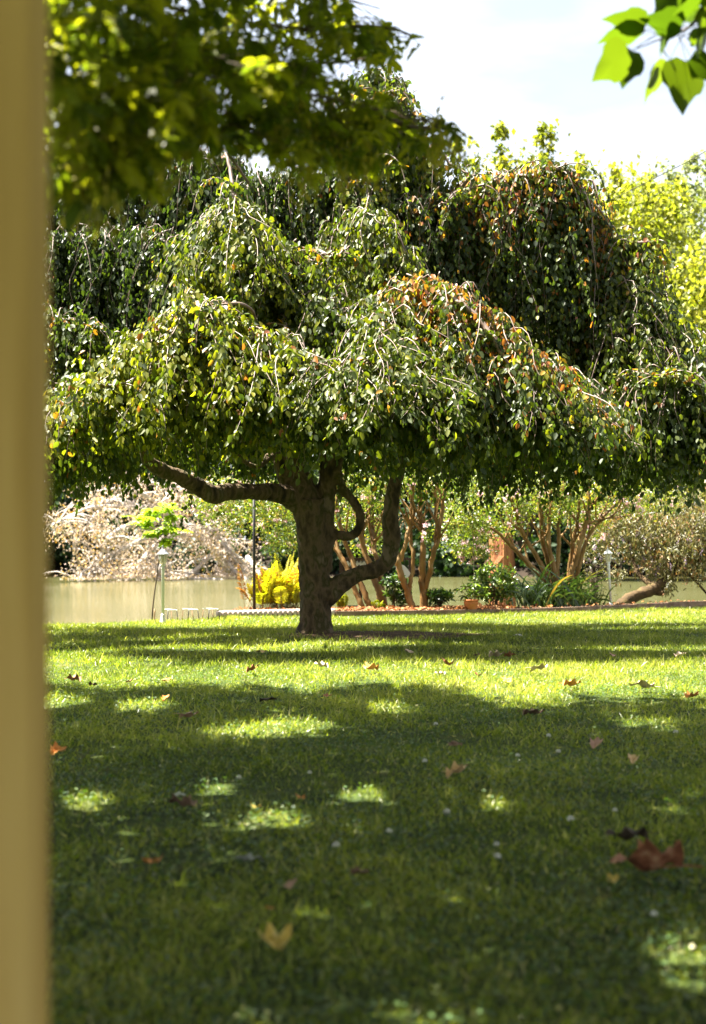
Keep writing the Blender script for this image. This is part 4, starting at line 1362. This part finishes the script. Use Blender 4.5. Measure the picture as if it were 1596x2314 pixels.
def fbox(name, u0, v0, u1, v1, mat, par, dy=0.0, th=.05):
    a, b_ = W(u0, v0, YF), W(u1, v1, YF)
    mb = MB()
    box(mb, ((a[0] + b_[0]) / 2, YF + dy, (a[2] + b_[2]) / 2), (abs(b_[0] - a[0]), th, abs(b_[2] - a[2])))
    return obj(name, mb, mat, par, smooth=False)


fbox('post', 767, 1258, 775, 1400, M['dark_wood'], fr)
fbox('post', 811, 1302, 819, 1400, M['dark_wood'], fr)
fbox('post', 924, 1262, 931, 1400, M['dark_wood'], fr)
fbox('top_rail', 775.3, 1260, 923.7, 1266, M['dark_wood'], fr, 0, .046)
pn = fbox('panel', 775.5, 1266.5, 830, 1300, M['dark_wood'], fr, .012, .02)
fbox('bottom_rail', 775.3, 1368, 810.7, 1371.5, M['black'], fr, 0, .03)
lt = MB()


def stroke(u0, v0, u1, v1, w=3.6):
    a, b_ = W(u0, v0, YF), W(u1, v1, YF)
    d = b_ - a
    n_ = nrm(np.array([d[2], 0, -d[0]])) * px(w, YF) / 2
    y = np.array([0, -.006, 0])
    s = [a - n_, a + n_, b_ + n_, b_ - n_]
    V = np.array([p + y for p in s] + [p + [0, .003, 0] for p in s])
    lt.add(V, [np.array([[0, 1, 2, 3], [7, 6, 5, 4], [0, 4, 5, 1], [1, 5, 6, 2], [2, 6, 7, 3], [3, 7, 4, 0]])])


def letters(txt, u, v0, v1, w):
    G = {'M': [(0, 1, 0, 0), (0, 0, .5, .75), (.5, .75, 1, 0), (1, 0, 1, 1)], 'A': [(0, 1, .5, 0), (.5, 0, 1, 1), (.22, .65, .78, .65)], 'I': [(.5, 0, .5, 1)], 'N': [(0, 1, 0, 0), (0, 0, 1, 1), (1, 1, 1, 0)], 'V': [(0, 0, .5, 1), (.5, 1, 1, 0)]}
    for k, c in enumerate(txt):
        for a in G[c]:
            stroke(u + (k * 1.22 + a[0]) * w, v0 + a[1] * (v1 - v0), u + (k * 1.22 + a[2]) * w, v0 + a[3] * (v1 - v0))


letters('IVAMA', 774, 1268, 1279, 9.0)
yshift = MB()
lo_ = obj('lettering', lt, M['white_paint'], pn, smooth=False)
wb = MB()
out = [(895, 1276), (897, 1274), (905, 1275), (914, 1278), (921, 1285), (927, 1294), (927, 1299), (922, 1304), (912, 1306), (900, 1304.5), (895, 1301)]
f_ = [W(a, b_, YF - .12) for a, b_ in out]
V = np.array(f_ + [p + [0, .03, 0] for p in f_])
k = len(out)
wb.add(V, [np.arange(k)[::-1][None], (np.arange(k) + k)[None], np.array([[a, (a + 1) % k, k + (a + 1) % k, k + a] for a in range(k)])])
t = thing('white_board', 'white rounded board hanging behind the orange crape myrtle stems', 'board', W(910, 1306, YF - .12))
obj('face', wb, M['white_paint'], t, smooth=False)
for uu in (901, 915):
    mb = MB()
    tube(mb, np.array([W(uu, 1277, YF - .10), W(uu, 1266, YF - .06)]), [.003, .003], 5)
    obj('hanger', mb, M['black'], t)

# ------------------------------------------------------------------ crape myrtles
def crape(label, base, stems, ells, n_fl, tint=(.5, .2), L=.05):
    t = thing('crape_myrtle', label, 'tree', base, 'multi stemmed flowering trees in the bed')
    for pts, r in stems:
        mb = MB()
        P = path(np.array([W(*p) for p in pts]), 8 * len(pts))
        P[6:] += np.cumsum(rng.normal(0, .006, P.shape), 0)[6:]
        tube(mb, P, [px(a, 22) * .78 for a in r], 8, wob=.06)
        for _ in range(4):
            i0 = int(len(P) * rng.uniform(.45, .85))
            e_ = P[i0] + [rng.normal(0, .28), rng.normal(0, .2), rng.uniform(.35, .8)]
            tube(mb, path([P[i0], (P[i0] + e_) / 2 + [rng.normal(0, .05), 0, -.03], e_], 10), [px(r[-2], 22) * .5, .005], 6, wob=.05)
        obj('stem', mb, M['crape_bark'], t)
    lf = MB()
    ell_leaves(lf, ells, BEECH, L, .6, tint, droop=.25, sig=.15, shell=.3)
    c = obj('crown', lf, M['crape_leaf'], t)
    fl = MB()
    for k in range(n_fl):
        ce, r, n = ells[rng.integers(0, len(ells))]
        d = rand_dir(1)[0]
        d[1] = -abs(d[1])
        p = np.array(ce) + d * np.array(r) * rng.uniform(.7, 1.05)
        m = 12
        inst(fl, DIAM, p + rng.normal(0, .02, (m, 3)), rand_dir(m), rand_dir(m), .045, .04, rng.random(m))
    obj('blossoms', fl, M['pink'], c)


crape('slanting crape myrtle with stems leaning left behind the beech trunk', W(850, 1392, 21.8),
      [([(826, 1394, 21.6), (814, 1360, 21.6), (787, 1290, 21.7), (771, 1235, 21.8), (755, 1150, 21.9), (740, 1080, 22)], [9, 8, 7, 6.5, 5, 4]),
       ([(845, 1394, 21.6), (835, 1365, 21.6), (811, 1300, 21.7), (789, 1235, 21.8), (772, 1170, 21.9), (765, 1080, 22)], [10, 9, 8, 7, 6, 4]),
       ([(864, 1394, 21.8), (856, 1340, 21.8), (838, 1290, 21.9), (818, 1230, 22), (800, 1160, 22.1), (780, 1080, 22.2)], [16, 12, 9, 8, 6, 4]),
       ([(860, 1370, 21.9), (850, 1290, 22), (830, 1210, 22.2), (822, 1120, 22.3)], [9, 7, 6, 4]),
       ([(872, 1392, 22), (862, 1300, 22.1), (846, 1230, 22.3), (842, 1120, 22.4)], [10, 7, 6, 4])],
      [E(560, 1140, 22.4, 120, 70, .9, 4200), E(480, 1130, 22.6, 60, 45, .6, 1100), E(640, 1190, 22.6, 55, 65, .6, 1300), E(790, 1120, 22.4, 90, 75, .9, 3200), E(830, 1200, 23, 60, 60, .6, 900)], 46, (.55, .22))
crape('upright crape myrtle with two thick orange brown stems in the leaf litter', W(950, 1392, 21.4),
      [([(937, 1394, 21.3), (925, 1345, 21.3), (912, 1300, 21.3), (904, 1260, 21.35), (896, 1215, 21.4), (885, 1150, 21.5), (880, 1080, 21.6)], [11, 9.5, 9, 9, 6, 4.5, 3]),
       ([(906, 1268, 21.35), (914, 1230, 21.3), (925, 1180, 21.3), (930, 1080, 21.4)], [7, 6, 5.5, 4]),
       ([(922, 1340, 21.3), (932, 1310, 21.35), (938, 1250, 21.4), (930, 1190, 21.5), (935, 1080, 21.5)], [6, 6, 6, 5, 4]),
       ([(960, 1394, 21.4), (958, 1345, 21.4), (957, 1290, 21.4), (955, 1230, 21.4), (950, 1170, 21.5), (955, 1080, 21.5)], [13, 11, 9.5, 8, 7, 5]),
       ([(962, 1330, 21.4), (974, 1280, 21.35), (988, 1225, 21.3), (1000, 1160, 21.3), (1016, 1080, 21.3)], [7.5, 7.5, 7, 6, 4]),
       ([(985, 1235, 21.3), (982, 1170, 21.35), (990, 1090, 21.4)], [4.5, 4, 3])],
      [E(900, 1080, 21.8, 80, 50, .8, 1800), E(1000, 1080, 21.8, 90, 50, .8, 1800), E(965, 1215, 21.2, 14, 30, .12, 120)], 8, (.5, .2))
crape('crape myrtle with many fanning stems rising from the strap leaved clump', W(1240, 1380, 22.6),
      [([(1245, 1385, 22.6), (1232, 1320, 22.6), (1190, 1270, 22.5), (1150, 1235, 22.4), (1105, 1195, 22.3)], [12, 10, 8, 6, 4]),
       ([(1245, 1380, 22.6), (1238, 1310, 22.6), (1215, 1255, 22.6), (1180, 1190, 22.6), (1160, 1120, 22.6)], [10, 9, 7, 6, 4]),
       ([(1250, 1380, 22.7), (1248, 1305, 22.7), (1228, 1240, 22.7), (1215, 1170, 22.7), (1205, 1080, 22.7)], [10, 8, 7, 6, 4]),
       ([(1250, 1380, 22.5), (1256, 1300, 22.5), (1240, 1230, 22.5), (1238, 1150, 22.5), (1245, 1080, 22.5)], [9, 8, 7, 5, 4]),
       ([(1252, 1380, 22.6), (1262, 1300, 22.6), (1268, 1220, 22.6), (1276, 1150, 22.6), (1285, 1080, 22.6)], [8, 7, 6, 5, 4])],
      [E(1100, 1150, 22.8, 100, 75, .8, 3200), E(1220, 1120, 22.8, 100, 65, .8, 2800), E(1045, 1200, 23, 65, 60, .6, 1500), E(1070, 1250, 23.2, 45, 30, .4, 600)], 40, (.52, .22))
crape('short crape myrtle with pale twisting stems between the strap leaves and white lantern', W(1292, 1380, 23),
      [([(1288, 1385, 23), (1290, 1310, 23), (1294, 1240, 23), (1303, 1200, 23), (1312, 1120, 23)], [9, 8, 7, 6, 4]),
       ([(1292, 1385, 22.9), (1296, 1300, 22.9), (1312, 1230, 22.9), (1330, 1180, 22.9), (1335, 1100, 22.9)], [10, 9, 9, 7, 4]),
       ([(1298, 1385, 23), (1305, 1290, 23), (1322, 1220, 23), (1350, 1180, 23), (1400, 1130, 23)], [8, 7, 6, 5, 3]),
       ([(1330, 1185, 22.9), (1360, 1170, 22.9), (1430, 1160, 22.9)], [4, 3, 2])],
      [E(1330, 1120, 23.4, 120, 55, .8, 2800), E(1450, 1110, 23.6, 120, 50, .8, 2600), E(1330, 1180, 23.6, 60, 40, .6, 700)], 36, (.6, .22))

# big weeping shrub on the bank
ws = thing('weeping_shrub', 'wide grey olive shrub with drooping sprays and purplish flower spikes over the river', 'shrub', W(1400, 1384, 24.6))
mb = MB()
tube(mb, path(np.array([W(1385, 1385, 24.4), W(1410, 1362, 24.5), W(1440, 1345, 24.7), W(1475, 1332, 25), W(1510, 1310, 25.3), W(1540, 1270, 25.6)]), 30), [px(a, 24.5) for a in (14, 13, 13, 14, 11, 8)], 10, wob=.08)
tube(mb, path(np.array([W(1470, 1335, 25), W(1490, 1340, 25), W(1500, 1338, 25)]), 8), [px(8, 25), px(6, 25)], 8, wob=.05)
tube(mb, path(np.array([W(1480, 1330, 25), W(1440, 1290, 25.4), W(1420, 1220, 25.8)]), 14), [px(8, 25), px(5, 25), px(3, 25)], 8, wob=.05)
obj('trunk', mb, M['mossy_bark'], ws)
mb = MB()
for b in ([(1530, 1270), (1560, 1300), (1600, 1345), (1640, 1400)], [(1560, 1250), (1600, 1290), (1650, 1340)]):
    tube(mb, path(np.array([W(*p, 25.4) for p in b]), 14), [.03, .022, .012], 6)
    obj('branch', mb, M['mossy_bark'], ws)
    mb = MB()
lf, fl = MB(), MB()
el = [E(1420, 1190, 26, 95, 75, .9, 3300), E(1520, 1180, 25.6, 120, 85, 1.0, 5200), E(1560, 1250, 25.2, 90, 60, .8, 3000), E(1640, 1200, 25.4, 110, 90, 1, 4000), E(1480, 1270, 25.6, 55, 40, .6, 1300), E(1350, 1210, 26.2, 60, 60, .7, 1500), E(1510, 1325, 25.0, 18, 35, .2, 150), E(1400, 1300, 25.6, 40, 18, .3, 160)]
ell_leaves(lf, el, BEECH, .085, .30, (.5, .25), droop=1.0, sig=.13, shell=.35)
for k in range(130):
    ce, r, n = el[rng.integers(0, 6)]
    d = rand_dir(1)[0]
    d[1] = -abs(d[1])
    p = np.array(ce) + d * np.array(r) * rng.uniform(.75, 1.05)
    m = 10
    ln = np.linspace(0, .10, m)[:, None] * nrm(np.array([rng.normal(0, .5), rng.normal(0, .5), -1]))
    inst(fl, DIAM, p + ln + rng.normal(0, .006, (m, 3)), rand_dir(m), rand_dir(m), .026, .022, rng.random(m))
c_ = obj('crown', lf, M['buddleia'], ws)
obj('flower_spikes', fl, M['purple'], c_)

# overhead cable
mb = MB()
P = np.array([W(1900, 150, 34), W(1596, 341, 40), W(1480, 402, 43), W(1365, 458, 46), W(1100, 570, 54)])
tube(mb, path(P, 40), [.013, .013], 6)
o = obj('overhead_cable', mb, M['wire'], origin=P[1])
tag(o, 'thin dark overhead cable slanting down across the sky behind the beech', 'cable')

# ------------------------------------------------------------------ fallen leaves
def dead_leaf_mat(name, a, b_, c_):
    return solid_mat(name, [(.3, a), (.52, b_), (.72, c_)], 28, (1, 1, 1), .7, .25, .5, 70, .002)


DL = {
    'tan': dead_leaf_mat('tan dead leaf', (.48, .29, .14), (.64, .44, .23), (.70, .54, .34)),
    'rust': dead_leaf_mat('rust dead leaf', (.17, .06, .03), (.30, .12, .06), (.48, .29, .16)),
    'orange': dead_leaf_mat('orange dead leaf', (.52, .19, .04), (.66, .28, .07), (.70, .40, .15)),
    'brown': dead_leaf_mat('brown dead leaf', (.10, .055, .035), (.20, .12, .08), (.30, .20, .14)),
    'dark': dead_leaf_mat('dark dead leaf', (.03, .022, .015), (.07, .05, .035), (.12, .09, .06)),
    'pale': dead_leaf_mat('pale dead leaf', (.42, .30, .22), (.55, .42, .31), (.62, .52, .42)),
    'yellow': dead_leaf_mat('yellow dead leaf', (.45, .30, .05), (.58, .42, .10), (.62, .50, .2)),
    'pink': dead_leaf_mat('pinkish dead leaf', (.34, .18, .13), (.46, .28, .21), (.56, .38, .30)),
    'grey': dead_leaf_mat('grey leaf underside', (.34, .35, .31), (.45, .46, .42), (.52, .52, .48)),
}
OUT = np.array([[0, 0]] + _m + [[1, 0]] + [[x, -y] for x, y in _m[::-1]])


def fallen(u, v, wpx, col, label, rz=None, curl=None, tall=0.0):
    Yd = F / (v - HZ)
    s = px(wpx, Yd) * 1.12
    g = WG(u, v)
    rz = rng.uniform(0, 6.28) if rz is None else math.radians(rz)
    curl = rng.uniform(.5, 1.3) if curl is None else curl
    o_ = np.vstack([OUT, OUT[:1]])
    # denser outline
    res = []
    for a, b_ in zip(o_[:-1], o_[1:]):
        for k in range(4):
            p_ = a + (b_ - a) * k / 4
            res.append(p_ * (1 + (rng.normal(0, .03) if k else 0)))
    res = np.array(res)
    cen = np.array([.38, 0])
    m = len(res)
    rad_ = np.hypot(*(res - cen).T)
    res = cen + (res - cen) * np.clip(.55 + .45 * (.42 / np.maximum(rad_, .12)), .6, 1.35)[:, None] * np.array([.95, .85])
    V = [[cen[0], cen[1]]]
    for f in (.33, .66, 1.0):
        V += list(cen + (res - cen) * f)
    V = np.array(V)
    x, y = V[:, 0] - .4, V[:, 1]
    ph = rng.uniform(0, 6)
    z = curl * (.95 * y ** 2 + .30 * x ** 2 * rng.uniform(-.3, 1)) + .16 * np.sin(9 * x + ph) * np.abs(y) + .06 * np.sin(13 * x + 8 * y + ph) + .05 * np.sin(7 * y + ph) + rng.normal(0, .008, len(V)) + tall * x * .6
    z += .06 * curl * np.cos(np.arctan2(y, x) * 5) * np.hypot(x, y)
    P = np.stack([x * s, y * s, z * s], -1)
    c, sn = math.cos(rz), math.sin(rz)
    tl = rng.normal(0, .18)
    R1 = np.array([[1, 0, 0], [0, math.cos(tl), -math.sin(tl)], [0, math.sin(tl), math.cos(tl)]])
    R2 = np.array([[c, -sn, 0], [sn, c, 0], [0, 0, 1]])
    P = P @ R1.T @ R2.T
    P[:, 2] -= P[:, 2].min()
    base = np.array([g[0], g[1], float(gz(g[0], g[1])) + min(.028, .012 + .02 * s / .1)])
    tris = [[0, 1 + a, 1 + (a + 1) % m] for a in range(m)]
    quads = [[1 + k * m + a, 1 + (k + 1) * m + a, 1 + (k + 1) * m + (a + 1) % m, 1 + k * m + (a + 1) % m] for k in range(2) for a in range(m)]
    mb = MB()
    mb.add(P + base, [np.array(tris), np.array(quads)])
    o = obj('fallen_leaf', mb, DL[col], origin=base)
    tag(o, label, 'leaf', 'fallen leaves on the lawn')
    if wpx > 38:
        st = MB()
        a0 = P[1] + base
        dr = R2 @ np.array([-1, .15, .05])
        tube(st, path([a0, a0 + dr * s * .25 + [0, 0, .006], a0 + dr * s * .5 + [0, 0, .002]], 8), [s * .014, s * .010], 5)
        k = obj('stalk', st, DL[col], o)
    return o


LEAVES = [
    (1465, 1995, 165, 'rust', 'big curled rust red leaf, largest on the shaded near grass', 176, 1.3, 0),
    (1420, 1918, 95, 'dark', 'blackish brown leaf lying just beyond the big rust red leaf', 170, .8, 0),
    (625, 2165, 88, 'yellow', 'yellow tan folded leaf, lowest and closest to the camera', 112, 2.4, .3),
    (345, 1975, 52, 'orange', 'crumpled orange leaf near the post on dark near grass', None, 1.6, .4),
    (655, 2022, 40, 'pink', 'small pinkish leaf between the yellow tan and pale grey leaves', None, 1, 0),
    (410, 1842, 70, 'brown', 'long brown and tan leaf slanting in shade, past the crumpled orange leaf', 145, 1.3, 0),
    (1033, 1782, 52, 'tan', 'upright tan leaf glowing alone in mid shade', 20, 1.5, .7),
    (1347, 1700, 32, 'pink', 'upright pinkish tan leaf in shade, farther of a close pair', 70, 1.6, .9),
    (1430, 1737, 28, 'tan', 'upright pale tan leaf in shade, nearer of a close pair', 80, 1.6, .9),
    (1028, 1698, 34, 'brown', 'thin brown leaf seen nearly edge on, beyond the upright tan leaf', 10, .4, 0),
    (1205, 1628, 50, 'brown', 'flat brown leaf with ragged edge just inside the shade edge', 5, .9, .1),
    (425, 1638, 46, 'pink', 'flat pinkish brown leaf in shade, alone on the post side of the lawn', 15, .6, .25),
    (133, 1712, 40, 'orange', 'peaked orange tan leaf right beside the wooden post', 60, 1.6, .4),
    (98, 1620, 20, 'brown', 'small brown leaf touching the blurred edge of the post', None, 1, .3),
    (375, 1596, 20, 'orange', 'small upright orange leaf just inside the first shade', 60, 1.3, .8),
    (570, 1528, 28, 'rust', 'upright orange brown two humped leaf on sunlit grass', 10, 1.8, .7),
    (727, 1518, 32, 'pale', 'pale salmon peaked leaf in sun, straight below the beech trunk', 170, 1.3, .4),
    (838, 1526, 38, 'orange', 'flat orange crumpled leaf in sun, beside the pale salmon peaked one', None, 1.4, .2),
    (740, 1582, 20, 'rust', 'small red brown leaf at the edge of the shade below the trunk', None, 1.2, .2),
    (605, 1600, 42, 'dark', 'dark dried leaf lying flat at the shade edge', None, .9, 0),
    (1122, 1492, 36, 'pale', 'cream domed leaf in bright sun, brightest leaf on the lawn', 0, 1.4, .2),
    (1153, 1491, 28, 'rust', 'reddish ribbed leaf touching the cream domed leaf', None, 1.4, .3),
    (1218, 1526, 42, 'pale', 'pale salmon leaf with dark notch in bright sun', 10, 1.2, .3),
    (1145, 1553, 28, 'orange', 'salmon and red leaf standing in sun near the shade edge', 100, 1.6, .6),
    (1292, 1563, 42, 'orange', 'flat orange brown leaf with frayed rim on sunny grass', 5, 1.2, .15),
    (1452, 1568, 58, 'pale', 'widest sunlit leaf, salmon coloured with rusty frayed end', 175, 1.0, .15),
    (1565, 1592, 36, 'orange', 'domed orange leaf at the frame edge of the sunny strip', None, 1.6, .2),
    (1537, 1491, 28, 'pale', 'pale leaf in sun farthest out, near the beech shadow edge', None, 1.2, .4),
    (1012, 1515, 32, 'rust', 'spiky reddish brown leaf in sun, between two paler leaves', None, 1.7, .4),
    (1080, 1538, 20, 'rust', 'tiny red brown leaf in sun beside the standing salmon leaf', None, 1.3, .3),
    (1078, 1489, 18, 'brown', 'tiny brown leaf at the beech shadow edge, beside the cream one', None, 1.3, .3),
    (995, 1536, 24, 'pale', 'small flat salmon leaf nearer than the spiky reddish one', None, 1, .1),
    (1385, 1489, 18, 'pink', 'tiny faded pink leaf alone in sun near the far shadow', None, 1, .2),
    (165, 1550, 38, 'rust', 'low reddish leaf pair shape beside the post at the sun edge', None, 1.2, .1),
    (210, 1563, 24, 'brown', 'small dark brown leaf next to the low reddish leaf', None, 1.2, .2),
    (293, 1550, 17, 'rust', 'tiny red leaf in sun, midway between post and upright leaf', None, 1.2, .6),
    (378, 1544, 28, 'orange', 'thin orange leaf half sunk in sunny grass', None, .8, 0),
    (590, 1484, 32, 'tan', 'tan leaf lying at the front edge of the beech shadow', None, .9, .1),
    (815, 1996, 46, 'brown', 'dull brown leaf sunk in the dark near grass, middle', None, .9, 0),
    (680, 1818, 30, 'orange', 'small amber leaf beside the bright sun fleck', None, 1, 0),
    (578, 1842, 24, 'yellow', 'small yellow leaf lit at the end of the sun fleck', None, 1.2, .4),
    (610, 2070, 26, 'orange', 'tiny orange leaf directly beyond the yellow tan folded leaf', None, 1.2, .2),
    (1385, 2010, 34, 'yellow', 'small yellow scrap tucked beside the big rust red leaf', None, 1.2, .3),
    (925, 1481, 26, 'pale', 'straw coloured leaf at the front edge of the beech shadow', None, .6, 0),
    (565, 1970, 60, 'grey', 'pale grey oval leaf lying flat on dark near grass', 0, .3, 0),
    (405, 1808, 34, 'grey', 'dim grey green leaf beyond the long brown and tan leaf', None, .4, 0),
]
for a in LEAVES:
    fallen(*a)

# a pale stone in the beech's shade
g = WG(1170, 1439)
mb = MB()
th = np.linspace(0, 2 * np.pi, 16, endpoint=False)
lathe(mb, [(.02, -.01), (.05, .0), (.058, .015), (.045, .032), (.02, .04), (.002, .041)], (*g[:2], 0), 16)
o = obj('pale_stone', mb, M['stone'], origin=(*g[:2], 0))
o.scale = (1.0, .7, .8)
tag(o, 'small pale grey stone lying in the beech shadow', 'stone')

# white clover blossoms on the near grass
CL = [(1125, 1940), (1122, 1907), (1478, 2066), (1010, 1843), (1170, 1710), (1262, 1703), (1527, 1660), (1240, 1668), (960, 1725), (985, 1640), (540, 1760), (1390, 1830), (1290, 1860), (880, 1880), (760, 1920), (700, 1745)]
first = None
for k, (u, v) in enumerate(CL):
    g = WG(u, v, .05)
    if first is None:
        first = thing('clover_flower', 'small round white clover blossom standing in the shaded near grass', 'flower', (g[0], g[1], 0), 'white clover blossoms in the shaded grass')
        st, hd = MB(), MB()
        tube(st, path([(g[0], g[1], 0), (g[0] + .004, g[1], .03), (g[0], g[1], .055)], 6), [.0012, .001], 4)
        d = rand_dir(60)
        d[:, 2] = np.abs(d[:, 2]) * 1.0 - .15
        inst(hd, DIAM, np.array([g[0], g[1], .055]) + d * .002, d, rand_dir(60), .010, .006, rng.random(60))
        kids = [obj('stem', st, M['clover'], first), obj('blossom', hd, M['petal_white'], first)]
    else:
        r = first.copy()
        C.objects.link(r)
        r.location = (g[0], g[1], 0)
        r.rotation_euler = (0, 0, rng.uniform(0, 6))
        sc = rng.uniform(.8, 1.15)
        r.scale = (sc, sc, sc)
        for ch in kids:
            c2 = ch.copy()
            C.objects.link(c2)
            c2.parent = r
